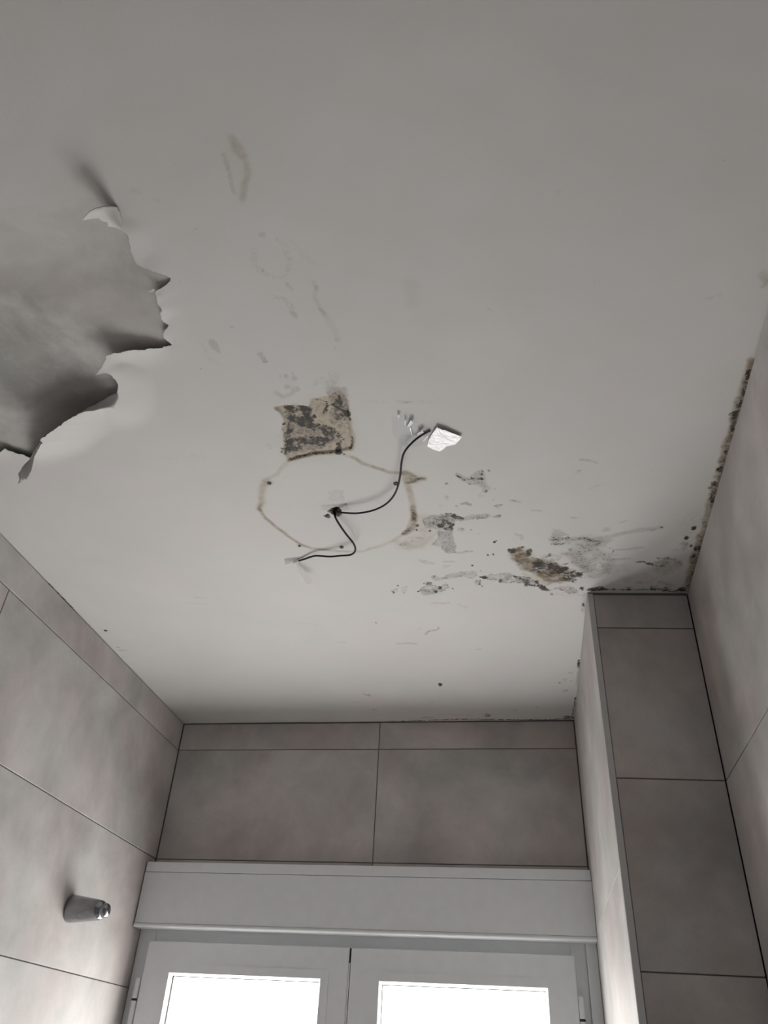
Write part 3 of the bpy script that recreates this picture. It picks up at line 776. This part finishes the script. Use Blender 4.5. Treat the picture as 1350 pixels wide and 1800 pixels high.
def paint_mesh(name, X, Y, Z, quads, attrs, parent):
    me = bpy.data.meshes.new(name)
    n = len(X)
    me.vertices.add(n)
    co = np.empty((n, 3)); co[:, 0] = X; co[:, 1] = Y; co[:, 2] = Z+CZ
    me.vertices.foreach_set('co', co.ravel())
    k = quads.shape[1]
    me.loops.add(quads.size); me.loops.foreach_set('vertex_index', quads.ravel().astype(np.int32))
    me.polygons.add(len(quads)); me.polygons.foreach_set('loop_start', (np.arange(len(quads))*k).astype(np.int32))
    me.polygons.foreach_set('use_smooth', np.ones(len(quads), bool))
    me.update(calc_edges=True)
    for a in ('mold_shade', 'scrape', 'brown', 'cream'):
        at = me.attributes.new(a, 'FLOAT', 'POINT')
        at.data.foreach_set('value', attrs[a].astype(np.float32))
    me.materials.append(CEIL)
    o = bpy.data.objects.new(name, me); COL.objects.link(o); o.parent = parent
    return o

ceiling = structure(box('ceiling', XL-0.12, XR+0.12, YR-0.12, YB+0.14, H+0.036, H+0.12, PLASTER))
ZZ = H+ceil_fields(GX, GY, F)
idx = np.arange(GX.size).reshape(GX.shape)
q = np.stack([idx[:-1, :-1], idx[:-1, 1:], idx[1:, 1:], idx[1:, :-1]], -1)[cell_ok]   # faces look down
used = np.zeros(GX.size, bool); used[q.ravel()] = True
remap = np.cumsum(used)-1
paint_mesh('paint_layer', GX.ravel()[used], GY.ravel()[used], ZZ.ravel()[used], remap[q], {k: F[k].ravel()[used] for k in F}, ceiling)

# torn paint: a sheet with a ragged hole, its free edges sagging; third value = droop in millimetres
TORN = [(-120, 374, 0), (-60, 371, 0), (0, 367, 0), (60, 363, 0), (110, 352, 0), (150, 344, 0), (180, 352, 0), (205, 363, 0.5),
        (203, 369, 2), (201, 376, 4), (199, 388, 6), (200, 396, 7), (205, 400, 8), (214, 404, 7), (222, 411, 6), (226, 418, 6),
        (227, 426, 6), (229, 432, 6), (231, 445, 6), (236, 456, 6), (240, 464, 6), (250, 470, 5), (262, 474, 4), (276, 479, 3), (290, 484, 1.5), (300, 489, .5), (299, 495, 1), (292, 501, 2), (285, 506, 3.5), (275, 511, 6), (268, 508, 8), (258, 513, 10), (266, 514, 9), (273, 512, 8), (274, 519, 8),
        (276, 527, 8), (277, 534, 7), (281, 539, 7), (285, 545, 6), (282, 551, 6), (284, 560, 5), (288, 566, 3), (297, 571, 1), (294, 577, 2), (289, 581, 3), (287, 588, 4), (288, 594, 4), (294, 599, 2), (303, 606, .5), (291, 609, 2), (280, 612, 4), (262, 612.5, 7), (255, 615, 9),
        (240, 615, 11), (222, 617, 14), (212, 620, 16), (200, 621, 18), (186, 626, 23), (187, 632, 23), (183, 638, 24), (179, 645, 27), (173, 653, 30), (168, 660, 33), (177, 657, 29), (188, 656, 24), (196, 660, 21), (199, 665, 20), (204, 669, 18), (208, 679, 17), (206, 690, 18), (208, 700, 17), (205, 711, 18),
        (198, 719, 20), (190, 717, 23), (178, 718, 27), (165, 721, 31), (150, 722, 35), (138, 727, 38), (118, 739, 42), (100, 752, 44), (85, 763, 45), (70, 774, 45), (75, 779, 43), (70, 784, 40), (66, 793, 30), (60, 803, 14), (54, 806, 6),
        (47, 803, 4), (40, 799, 4), (33, 799, 4), (25, 796, 4), (15, 793, 5), (9, 789, 6), (0, 795, 5), (-30, 806, 5), (-60, 800, 5), (-120, 806, 0)]
rnd = random.Random(3)
bpts = []
for k in range(len(TORN)):
    a, b_ = TORN[k], TORN[(k+1) % len(TORN)]
    n = max(1, int(math.hypot(a[0]-b_[0], a[1]-b_[1])/2.4))
    for i in range(n):
        t = i/n
        s = (a[2]*(1-t)+b_[2]*t)/1000
        j = 0.95 if i else 0.0
        u = a[0]*(1-t)+b_[0]*t+rnd.uniform(-j, j); v = a[1]*(1-t)+b_[1]*t+rnd.uniform(-j, j)
        x, y = trace(u, v, H-s)
        x = max(x, PX0+0.008)
        bpts.append((x, y, s))
BP = np.array(bpts)
keep = [0]
for i in range(1, len(BP)):
    if np.hypot(*(BP[i, :2]-BP[keep[-1], :2])) > 0.0008: keep.append(i)
BP = BP[keep]
hole_poly = [tuple(p[:2]) for p in BP]
step = 0.0045
gx = np.arange(PX0+step, PX1-step*0.5, step); gy = np.arange(PY0+step, PY1-step*0.5, step)
QX, QY = [a.ravel() for a in np.meshgrid(gx, gy, indexing='ij')]
d2 = np.min(np.hypot(QX[:, None]-BP[None, :, 0], QY[:, None]-BP[None, :, 1]), axis=1)
ok = (d2 > step*0.55) & ~inside(QX, QY, hole_poly)
QX, QY = QX[ok], QY[ok]
nb = len(BP)
per = [(x, AY[iy0]) for x in AX[ix0:ix1]]+[(AX[ix1], y) for y in AY[iy0:iy1]]
per += [(x, AY[iy1]) for x in AX[ix1:ix0:-1]]+[(AX[ix0], y) for y in AY[iy1:iy0:-1]]
pts_all = [Vector((float(x), float(y))) for x, y in list(BP[:, :2])+per+list(zip(QX, QY))]
edges = [(i, (i+1) % nb) for i in range(nb)]+[(nb+i, nb+(i+1) % len(per)) for i in range(len(per))]
cv, ce, cf, *_ = delaunay_2d_cdt(pts_all, edges, [], 0, 1e-6)
cvx = np.array([[v.x, v.y] for v in cv])
tri = np.array([f for f in cf if len(f) == 3])
cen = cvx[tri].mean(1)
tri = tri[~inside(cen[:, 0], cen[:, 1], hole_poly)]
def droop(X, Y):
    out = np.zeros(len(X))
    for a in range(0, len(X), 4000):
        x = X[a:a+4000, None]; y = Y[a:a+4000, None]
        d = np.hypot(x-BP[None, :, 0], y-BP[None, :, 1])
        w = 1/(d+0.0004)**3.5
        s = (w*BP[None, :, 2]).sum(1)/w.sum(1)
        dm = d.min(1)
        L = 0.022+1.9*s
        t = np.clip(1-dm/L, 0, 1)
        out[a:a+4000] = s*t*t*(1.0*t+(1-t)*1.4)
    return out
def sample(f, X, Y):
    i = np.clip(np.searchsorted(AX, X)-1, 0, len(AX)-2); j = np.clip(np.searchsorted(AY, Y)-1, 0, len(AY)-2)
    tx = (X-AX[i])/(AX[i+1]-AX[i]); ty = (Y-AY[j])/(AY[j+1]-AY[j])
    return (f[i, j]*(1-tx)+f[i+1, j]*tx)*(1-ty)+(f[i, j+1]*(1-tx)+f[i+1, j+1]*tx)*ty
PA = {k: sample(F[k], cvx[:, 0], cvx[:, 1]) for k in F}
edge_fade = np.clip(np.minimum.reduce([cvx[:, 0]-PX0, PX1-cvx[:, 0], cvx[:, 1]-PY0, PY1-cvx[:, 1]])/0.03, 0, 1)
# beyond the upper lip of the tear the film is still stuck to the plaster
(lx0, ly0), (lx1, ly1) = trace(150, 344), trace(206, 363.3)
lip = ly0+(cvx[:, 0]-lx0)*(ly1-ly0)/(lx1-lx0)
stuck = np.where(cvx[:, 0] < lx1+0.002, np.clip((cvx[:, 1]-lip+0.0005)/0.001, 0, 1), 1.0)
stuck = np.where(cvx[:, 0] < lx0, np.clip((cvx[:, 1]-0.52)/0.02, 0, 1), stuck)
PZ = H+ceil_fields(cvx[:, 0], cvx[:, 1], PA)-droop(cvx[:, 0], cvx[:, 1])*edge_fade*stuck
a_, b2, c2 = cvx[tri[:, 0]], cvx[tri[:, 1]], cvx[tri[:, 2]]
cr = (b2[:, 0]-a_[:, 0])*(c2[:, 1]-a_[:, 1])-(b2[:, 1]-a_[:, 1])*(c2[:, 0]-a_[:, 0])
tri[cr > 0] = tri[cr > 0][:, ::-1]
pl = paint_mesh('peeling_paint', cvx[:, 0], cvx[:, 1], PZ, tri, PA, ceiling)
pl['label'] = 'torn white paint film sagging from the ceiling around a ragged hole'
sm = pl.modifiers.new('film', 'SOLIDIFY'); sm.thickness = 0.0005; sm.offset = -1; sm.use_rim = False

# bare plaster seen through the tear
ex = np.linspace(PX0-0.01, PX1+0.01, 120); ey = np.linspace(PY0-0.01, PY1+0.01, 120)
EX, EY = np.meshgrid(ex, ey, indexing='ij')
EZ = H+0.0008+0.0034*np.clip((EY-0.47)/0.08, 0, 1)+(fbm(EX, EY, 6.0, 3, 3)-0.5)*0.0030+(fbm(EX, EY, 14, 4, 13)-0.5)*0.0040*np.clip((EY-0.47)/0.08, 0, 1)
# film lies flush with the plaster along its upper, still bonded edge
ei = np.arange(EX.size).reshape(EX.shape)
eq = np.stack([ei[:-1, :-1], ei[:-1, 1:], ei[1:, 1:], ei[1:, :-1]], -1).reshape(-1, 4)
ep = mesh_obj('exposed_plaster', np.stack([EX.ravel(), EY.ravel(), EZ.ravel()+CZ], -1), [tuple(map(int, f)) for f in eq], PLASTER, ceiling, True)
ep['label'] = 'bare grey plaster behind the torn paint'

# strips of paint that curl out of the tear
def curl(outline, label, bend=0.0):
    pts = []
    for k in range(len(outline)):
        a, b_ = outline[k], outline[(k+1) % len(outline)]
        n = max(1, int(math.hypot(a[0]-b_[0], a[1]-b_[1])/3.0))
        for i in range(n):
            t = i/n; j = 0.5 if i else 0
            pts.append((a[0]*(1-t)+b_[0]*t+rnd.uniform(-j, j), a[1]*(1-t)+b_[1]*t+rnd.uniform(-j, j), a[2]*(1-t)+b_[2]*t))
    B = np.array(pts); n = len(B)
    us = np.arange(B[:, 0].min(), B[:, 0].max(), 3.0); vs2 = np.arange(B[:, 1].min(), B[:, 1].max(), 3.0)
    U, V = [a.ravel() for a in np.meshgrid(us, vs2)]
    okk = inside(U, V, [tuple(b[:2]) for b in B]) & (np.hypot(U[:, None]-B[:, 0], V[:, None]-B[:, 1]).min(1) > 1.5)
    U, V = U[okk], V[okk]
    w = 1/(np.hypot(U[:, None]-B[:, 0], V[:, None]-B[:, 1])+.05)**3
    S = (w*B[:, 2]).sum(1)/w.sum(1)
    allp = list(map(tuple, B))+list(zip(U, V, S))
    cv2, _, cf2, *_r2 = delaunay_2d_cdt([Vector((float(p[0]), -float(p[1]))) for p in allp], [(i, (i+1) % n) for i in range(n)], [], 1, 1e-6)
    vv = []
    for i, v in enumerate(cv2):
        u_, v_ = v.x, -v.y
        dd = [(u_-p[0])**2+(v_-p[1])**2 for p in allp]
        s = allp[int(np.argmin(dd))][2]/1000
        x, y = trace(u_, v_, H-s)
        vv.append((x, y, H-s+CZ))
    o = mesh_obj('paint_curl', vv, [tuple(f) for f in cf2], CEIL, pl, True)
    m = o.modifiers.new('film', 'SOLIDIFY'); m.thickness = 0.0005; m.offset = 0
    o['label'] = label
    return o
curl([(73, 775, 45.0), (69, 782, 48.8), (63, 797, 58.3), (60, 803, 65.9), (57, 819, 81.1), (54, 830, 90.6), (47, 843, 103.9), (39, 845, 107.7), (37, 849, 111.5), (32, 851, 115.3), (34, 842, 107.7), (32, 833, 100.1), (40, 820, 83.0), (53, 806, 58.3), (62, 790, 46.9)],
     'shaded strip of paint hanging from the tear')
curl([(206, 363.3, .6), (194, 362, 10), (180, 362.5, 22), (166, 366, 31), (155, 373, 35), (143.5, 388, 33), (152, 386, 28), (163, 384, 23), (172, 383, 20), (178, 388, 17), (188, 390, 14), (189, 397, 12), (205, 400, 8.6), (212, 404, 7.6), (216, 398, 5), (214, 384, 3.5), (211, 372, 2)],
     'pale crescent of paint curling down at the upper end of the tear')
curl([(210, 682, 8), (205, 690, 10), (195, 695, 11), (180, 704, 14), (165, 712, 18), (150, 720, 26), (138, 727, 36), (152, 723, 38), (166, 722.5, 35), (178, 719, 31), (189, 718.5, 28), (198, 720, 25), (205, 711, 22), (209, 700, 20), (207, 692, 18)],
     'small folded-back lip of paint at the tear')

# wall plugs left by the old lamp
def plug(u, v, r):
    x, y = trace(u, v)
    bm = bmesh.new()
    n = 16
    prof = [(r*1.05, 0.0016), (r, -0.0012), (r*0.72, -0.0017), (r*0.60, -0.0011), (r*0.2, -0.0010)]
    rings = [[bm.verts.new((x+rr*math.cos(2*math.pi*k/n), y+rr*math.sin(2*math.pi*k/n), H+zz+CZ)) for k in range(n)] for rr, zz in prof]
    for a, b_ in zip(rings[:-1], rings[1:]):
        for k in range(n): bm.faces.new((a[k], a[(k+1) % n], b_[(k+1) % n], b_[k]))
    bm.faces.new(rings[-1])
    o = bm_obj('wall_plug', bm, PLUG, ceiling, True)
    return o
for u, v, r in ((473.5, 849, 0.0040), (696, 850, 0.0046), (600.5, 961.5, 0.0042), (526.5, 959.5, 0.0024)): plug(u, v, r)

# ------------------------------------------------------------------ window
win = empty('window_1', (-0.40, 2.14, WSILL+CZ)); structure(win)
WINV = Matrix.Translation((0.40, -2.14, -WSILL-CZ))
def wpart(o, parent=None):
    o.parent = parent or win
    if parent is None: o.matrix_parent_inverse = WINV
    return o
XF0, XF1 = XL+0.0012, XPB-0.0005
ZT = 0.290
FY = 2.1395                   # front of the fixed frame
SX = [(-0.9370, -0.4190), (-0.4145, 0.1150)]
SZ = 0.2605
fr = wpart(boxes('window_frame', [(XF0, -0.930, FY, FY+0.06, WSILL, ZT), (0.107, 0.143, FY, FY+0.06, WSILL, ZT), (0.143, XF1, FY-0.012, FY+0.05, WSILL, ZT),
                                  (-0.930, 0.107, FY, FY+0.06, 0.250, ZT), (-0.930, 0.107, FY, FY+0.06, WSILL, WSILL+0.05)], PVC, None, 0.0015, 2))
SY = 2.119
for (x0, x1), gl, gr, lab in ((SX[0], -0.8680, -0.4850, 'left'), (SX[1], -0.3430, 0.0492, 'right')):
    zt, zb = 0.1925, WSILL+0.115
    bm = bmesh.new()
    def ring(e, inner_e, y_):
        o_ = [(x0+e, WSILL+0.03+e), (x1-e, WSILL+0.03+e), (x1-e, SZ-e), (x0+e, SZ-e)]
        return [bm.verts.new((x, y_, zz+CZ)) for x, zz in o_]
    def hole(y_): return [bm.verts.new((x, y_, zz+CZ)) for x, zz in ((gl, zb), (gr, zb), (gr, zt), (gl, zt))]
    lp = [hole(SY+0.055), ring(0, 0, SY+0.055), ring(0, 0, SY+0.0030), ring(0.0009, 0, SY+0.0009), ring(0.0030, 0, SY), hole(SY)]
    for a, b_ in zip(lp, lp[1:]+lp[:1]):
        for k in range(4): bm.faces.new((a[k], a[(k+1) % 4], b_[(k+1) % 4], b_[k]))
    sash = wpart(bm_obj('window_sash', bm, PVC))
    sash['label'] = lab+' white casement sash'
    # glazing bead: a proud strip round the opening, sloping down to the glass
    bm = bmesh.new()
    wd = 0.019
    outer = [(gl-wd, zb-wd), (gr+wd, zb-wd), (gr+wd, zt+wd), (gl-wd, zt+wd)]
    inner = [(gl, zb), (gr, zb), (gr, zt), (gl, zt)]
    inn2 = [(gl+0.0055, zb+0.0055), (gr-0.0055, zb+0.0055), (gr-0.0055, zt-0.0055), (gl+0.0055, zt-0.0055)]
    loops = [[bm.verts.new((x, y_, zz+CZ)) for x, zz in L] for L, y_ in ((outer, SY+0.001), (outer, SY-0.0013), (inner, SY-0.0013), (inn2, SY+0.013), (inn2, SY+0.024))]
    for a, b_ in zip(loops[:-1], loops[1:]):
        for k in range(4): bm.faces.new((a[k], a[(k+1) % 4], b_[(k+1) % 4], b_[k]))
    bd = bm_obj('glazing_bead', bm, PVC, sash)
    bm = bmesh.new()
    g2 = [[bm.verts.new((x, y_, zz+CZ)) for x, zz in ((gl+e, zb+e), (gr-e, zb+e), (gr-e, zt-e), (gl+e, zt-e))] for e, y_ in ((0.0056, SY+0.0135), (0.0068, SY+0.0150), (0.0068, SY+0.0215), (0.0050, SY+0.0215))]
    for a, b_ in zip(g2, g2[1:]+g2[:1]):
        for k in range(4): bm.faces.new((a[k], a[(k+1) % 4], b_[(k+1) % 4], b_[k]))
    bm_obj('glazing_gasket', bm, GASKET, sash)
    pn = box('window_pane', gl-0.004, gr+0.004, SY+0.022, SY+0.028, zb-0.004, zt+0.004, PANE, sash)
    pn['label'] = 'frosted pane lit by daylight'
wpart(box('rubber_seal', SX[0][1]+0.0004, SX[1][0]-0.0004, SY+0.006, SY+0.05, WSILL+0.04, SZ-0.001, GASKET))
wpart(box('cover_strip', SX[0][1]+0.0005, SX[1][0]-0.0012, SY+0.0012, SY+0.0055, WSILL+0.04, 0.228, PVC))
def cyl(bm, x, y, z0, z1, r, n=20, cap=0.001):
    prof = [(0, z0), (r-cap, z0), (r, z0+cap), (r, z1-cap), (r-cap, z1), (0, z1)]
    rings = []
    for rr, zz in prof:
        rings.append([bm.verts.new((x, y, zz+CZ))] if rr == 0 else [bm.verts.new((x+rr*math.cos(2*math.pi*k/n), y+rr*math.sin(2*math.pi*k/n), zz+CZ)) for k in range(n)])
    for a, b_ in zip(rings[:-1], rings[1:]):
        for k in range(n):
            k2 = (k+1) % n
            if len(a) == 1: bm.faces.new((a[0], b_[k2], b_[k]))
            elif len(b_) == 1: bm.faces.new((a[k], a[k2], b_[0]))
            else: bm.faces.new((a[k], a[k2], b_[k2], b_[k]))
for hx in (-0.9455, 0.1215):
    for top in (0.179, -0.50):
        bm = bmesh.new(); cyl(bm, hx, SY+0.002, top-0.044, top, 0.0062); cyl(bm, hx, SY+0.002, top-0.100, top-0.048, 0.0062)
        h = wpart(bm_obj('window_hinge', bm, PVC, None, True))
        es = h.modifiers.new('edges', 'EDGE_SPLIT'); es.split_angle = 0.7
        bm = bmesh.new(); cyl(bm, hx, SY+0.002, top-0.0485, top-0.0435, 0.0066)
        bm_obj('hinge_washer', bm, GASKET, h, True)
wpart(box('window_sill', XF0, XF1, 2.06, FY+0.05, WSILL-0.03, WSILL, PVC, None, 0.004, 3))
# lintel strip that closes the wall over the frame
structure(box('trim_1', XL+0.001, XPB-0.0005, FY+0.004, YB+0.03, ZT, 0.312, PVC))

# ------------------------------------------------------------------ roller shutter box over the window
sb = empty('shutter_box', (-0.4, 2.091, 0.286+CZ))
SBI = Matrix.Translation((0.4, -2.091, -0.286-CZ))
BX0, BX1 = XL+0.0026, XPB-0.0010
YF = 2.0905
def spart(o):
    o.parent = sb; o.matrix_parent_inverse = SBI; return o
spart(boxes('box_body', [(BX0, BX1, YF+0.004, YB-0.0006, 0.2925, 0.4100), (BX0, BX1, YF, YB-0.0006, 0.4160, 0.4405)], PVC_BOX, None, 0.0016, 2))
spart(box('inspection_panel', BX0, BX1, YF+0.0002, YF+0.0036, 0.2965, 0.4150, PVC_BOX, None, 0.0007, 2))
bm = bmesh.new()
n = 10
prof = [(YF+0.0036, 0.2960), (YF+0.0002, 0.2960)]+[(YF-0.0006-0.0022*math.sin(math.pi*k/n), 0.2955-0.0085*(k/n)) for k in range(n+1)]+[(YF+0.03, 0.2865), (YB-0.001, 0.2880), (YB-0.001, 0.2922), (YF+0.0036, 0.2922)]
la = [bm.verts.new((BX0, y_, zz+CZ)) for y_, zz in prof]; lb = [bm.verts.new((BX1, y_, zz+CZ)) for y_, zz in prof]
for k in range(len(prof)):
    k2 = (k+1) % len(prof); bm.faces.new((la[k], la[k2], lb[k2], lb[k]))
bm.faces.new(la); bm.faces.new(lb[::-1])
spart(bm_obj('bottom_lip', bm, PVC_BOX))
tag(sb, 'long white roller shutter box mounted above the window', 'shutter box')
# sealant between box and tiles
structure(box('trim_2', XL+0.001, XPB-0.0005, YB-0.004, YB, 0.4410, 0.4462, SILICONE, None, 0.001))

# ------------------------------------------------------------------ chrome wall bracket on the left wall
kb = np.array((xl(1.767), 1.767, 0.2735))
br = empty('shower_bracket', (kb[0], kb[1], kb[2]+CZ))
def lathe(name, prof, mat, parent, n=40, axis_=(1, 0, 0), slant=0.0):
    ax = Vector(axis_).normalized()
    side = ax.cross(Vector((0, 0, 1))).normalized(); upv = side.cross(ax)
    bm = bmesh.new(); rings = []
    for d_, r_ in prof:
        if r_ < 1e-6: rings.append([bm.verts.new(ax*d_)])
        else: rings.append([bm.verts.new(ax*(d_+slant*r_*math.cos(2*math.pi*k/n))+side*(r_*math.sin(2*math.pi*k/n))+upv*(r_*math.cos(2*math.pi*k/n))) for k in range(n)])
    for a, b_ in zip(rings[:-1], rings[1:]):
        for k in range(n):
            k2 = (k+1) % n
            if len(a) == 1: bm.faces.new((a[0], b_[k2], b_[k]))
            elif len(b_) == 1: bm.faces.new((a[k], a[k2], b_[0]))
            else: bm.faces.new((a[k], a[k2], b_[k2], b_[k]))
    return bm_obj(name, bm, mat, parent, True)
AXK = (1, 0.03, -0.02)
lathe('bracket_body', [(0.0002, 0.0), (0.0002, 0.0266), (0.002, 0.0280), (0.010, 0.0274), (0.030, 0.0250), (0.050, 0.0226), (0.066, 0.0206), (0.072, 0.0194), (0.0765, 0.0170), (0.0780, 0.0140)], CHROME, br, 48, AXK)
lathe('end_cap', [(0.074, 0.0135), (0.0795, 0.0150), (0.0850, 0.0142), (0.0890, 0.0112), (0.0912, 0.0065), (0.0918, 0.0)], CHROME, br, 40, AXK)
tag(br, 'tapered chrome bracket sticking out of the left tiled wall', 'bracket')

# ------------------------------------------------------------------ cables hanging from the lamp hole
def cable(name, path, r, label, cat):
    """path rows: photo u, v, drop below ceiling in millimetres"""
    pts = []
    for u, v, s in path:
        z_ = H-s/1000
        x, y = trace(u, v, z_); pts.append(Vector((x, y, z_+CZ)))
    cu = bpy.data.curves.new(name, 'CURVE'); cu.dimensions = '3D'
    sp = cu.splines.new('NURBS'); sp.points.add(len(pts)-1)
    for p, q_ in zip(sp.points, pts): p.co = (*q_, 1)
    sp.use_endpoint_u = True; sp.order_u = 4
    cu.resolution_u = 8; cu.bevel_depth = r; cu.bevel_resolution = 4; cu.use_fill_caps = True
    tmp = bpy.data.objects.new(name, cu); COL.objects.link(tmp)
    dg = bpy.context.evaluated_depsgraph_get()
    me = bpy.data.meshes.new_from_object(tmp.evaluated_get(dg))
    bpy.data.objects.remove(tmp)
    me.name = name
    me.polygons.foreach_set('use_smooth', [True]*len(me.polygons))
    me.materials.clear(); me.materials.append(BLACK)
    o = bpy.data.objects.new(name, me); COL.objects.link(o)
    return tag(o, label, cat)
cable('electric_cable', [(589, 897, -14), (590, 899, -3), (593, 900, 5), (600, 901, 9), (612, 902, 12), (625, 902.5, 14), (637, 901.5, 15), (655, 898, 16), (673, 890.5, 17), (687, 879.5, 18), (697, 864, 19), (702.5, 844, 20), (704.5, 826, 20), (705.8, 810, 19), (709, 797, 17),
                         (715, 788, 14), (726, 776, 9), (739, 766, 4), (748, 761, 2.6), (756, 757, 2.2)], 0.00172, 'black cable curving right from the lamp hole to the shiny tape', 'cable')
cable('electric_cable', [(590, 898, -14), (588.5, 902, -2), (588, 906, 6), (591, 913, 10), (597, 923, 13), (606, 936, 17), (614, 946, 20), (621, 954, 22), (625.5, 963, 22), (624, 971.5, 21), (616, 976, 19), (606, 976.5, 17), (596, 977, 15), (584, 978.5, 13), (570, 978, 10), (556, 976.5, 8), (548, 978, 6.5), (538, 982, 5), (525, 986, 3.2), (516, 988, 2.6)],
      0.00190, 'black cable bending down-left from the lamp hole to dull tape', 'cable')

# ------------------------------------------------------------------ sticky tape holding the cable ends
SHINY = tape_material('tape_white_glint', 1.0, 0.16, (0.86, 0.845, 0.84))  # clear tape turned white, so its colour carries the window's reflection
SHINY.node_tree.nodes['Principled BSDF'].inputs['IOR'].default_value = 1.7
def clear_film():
    m, nt, b = new_mat('clear_tape')
    geo = node(nt, 'ShaderNodeNewGeometry').outputs['Position']
    gl = node(nt, 'ShaderNodeBsdfGlossy'); gl.inputs['Roughness'].default_value = 0.08
    bp = node(nt, 'ShaderNodeBump'); bp.inputs['Strength'].default_value = 0.9; bp.inputs['Distance'].default_value = 0.006
    nt.links.new(noise(nt, geo, 120, 2, 0.5, 0.8), bp.inputs['Height']); nt.links.new(bp.outputs[0], gl.inputs['Normal'])
    trn = node(nt, 'ShaderNodeBsdfTransparent'); trn.inputs[0].default_value = (0.97, 0.975, 0.98, 1)
    mx = node(nt, 'ShaderNodeMixShader'); mx.inputs[0].default_value = 0.011
    nt.links.new(trn.outputs[0], mx.inputs[1]); nt.links.new(gl.outputs[0], mx.inputs[2])
    nt.links.new(mx.outputs[0], nt.nodes['Material Output'].inputs[0])
    return m
CLEAR = clear_film()
DULL = tape_material('matt_clear_tape', 0.30, 0.35, (0.62, 0.58, 0.57))
def sheet(name, pts, tris, mat, parent=None, thick=0.0003):
    vv = []
    for u, v, s in pts:
        z_ = H-s/1000
        x, y = trace(u, v, z_); vv.append((x, y, z_+CZ))
    o = mesh_obj(name, vv, tris, mat, parent)
    m = o.modifiers.new('thickness', 'SOLIDIFY'); m.thickness = thick; m.offset = 0
    return o
tp = empty('adhesive_tape', (*trace(748, 765), H+CZ))
def under(o):
    o.parent = tp; o.matrix_parent_inverse = Matrix.Translation((-tp.location[0], -tp.location[1], -tp.location[2])); return o
under(sheet('tape_flap', [(768, 751, 5.6), (778, 755.5, 5.8), (782, 756, 5.6), (797, 762, 5.0), (812, 768, 4.0), (806, 775, 3.5), (800, 781.5, 2.7), (785, 784.5, 2.7), (780, 789, 2.2), (773, 793.6, 1.9), (762.6, 790.4, 1.9), (757, 787.5, 2.1), (750.7, 785, 2.3), (753.7, 772.6, 3.7), (760, 762, 4.6), (776, 770, 3.6), (792, 772, 3.9), (768, 780, 2.7)],
            [(0, 15, 14), (0, 1, 15), (1, 2, 15), (2, 3, 16), (2, 16, 15), (3, 4, 16), (4, 5, 16), (5, 6, 16), (6, 7, 16), (7, 15, 16), (7, 8, 17), (7, 17, 15), (8, 9, 17), (9, 10, 17), (10, 11, 17), (11, 12, 17), (12, 13, 17), (13, 15, 17), (13, 14, 15)], SHINY))
under(sheet('tape_film', [(688, 732, 1.6), (706, 728, 2.0), (728, 738, 1.8), (752, 748, 3.0), (772, 752, 8.0), (752, 778, 6.0), (732, 786, 2.2), (708, 784, 1.6), (690, 765, 1.8), (722, 758, 4.0), (738, 766, 5.5)],
            [(0, 1, 9), (1, 2, 9), (2, 3, 10), (2, 10, 9), (3, 4, 10), (4, 5, 10), (5, 6, 10), (6, 9, 10), (6, 7, 9), (7, 8, 9), (8, 0, 9)], CLEAR))
# raised folds of the film, their glints put into a white colour
for tri_ in ([(698, 729, 6), (703, 730, 6), (701, 736, 3), (699, 735, 3)], [(711, 738, 7), (714, 739, 7), (713, 748, 2.5), (711, 748, 2.5)], [(722, 738, 8), (727, 743, 7), (721, 750, 3), (714, 752, 2.5)],
             [(743, 775, 8), (750, 767, 10), (753, 767, 10), (745, 776, 7)], [(720, 752, 5), (722, 752, 5), (725, 765, 2.5), (723, 765, 2.5)], [(733, 762, 7), (742, 757, 8), (745, 760, 6), (735, 765, 4)]):
    under(sheet('tape_crease', tri_, [(0, 1, 2, 3)], SHINY))
tag(tp, 'crumpled shiny tape stuck to the ceiling over the right cable end', 'tape')
tp2 = empty('adhesive_tape', (*trace(515, 988), H+CZ))
def under2(o):
    o.parent = tp2; o.matrix_parent_inverse = Matrix.Translation((-tp2.location[0], -tp2.location[1], -tp2.location[2])); return o
under2(sheet('tape_strip', [(500, 983, 1.5), (512, 982, 2.0), (523, 983, 4.6), (526, 988, 6.2), (524, 992, 5.6), (514, 991, 4.0), (502, 993.5, 1.5), (513, 987, 5.0)],
             [(0, 1, 7), (1, 2, 7), (2, 3, 7), (3, 4, 7), (4, 5, 7), (5, 6, 7), (6, 0, 7)], DULL))
under2(sheet('tape_tail', [(520, 991, 5), (526, 993, 6), (535, 1003, 10), (543, 1011, 13), (549, 1020, 17), (545, 1028, 20), (539, 1026, 19), (530, 1011, 13), (523, 999, 8)],
             [(0, 1, 8), (1, 2, 8), (2, 7, 8), (2, 3, 7), (3, 6, 7), (3, 4, 6), (4, 5, 6)], DULL))
tag(tp2, 'dull translucent tape strip with a hanging tail at the left cable end', 'tape')
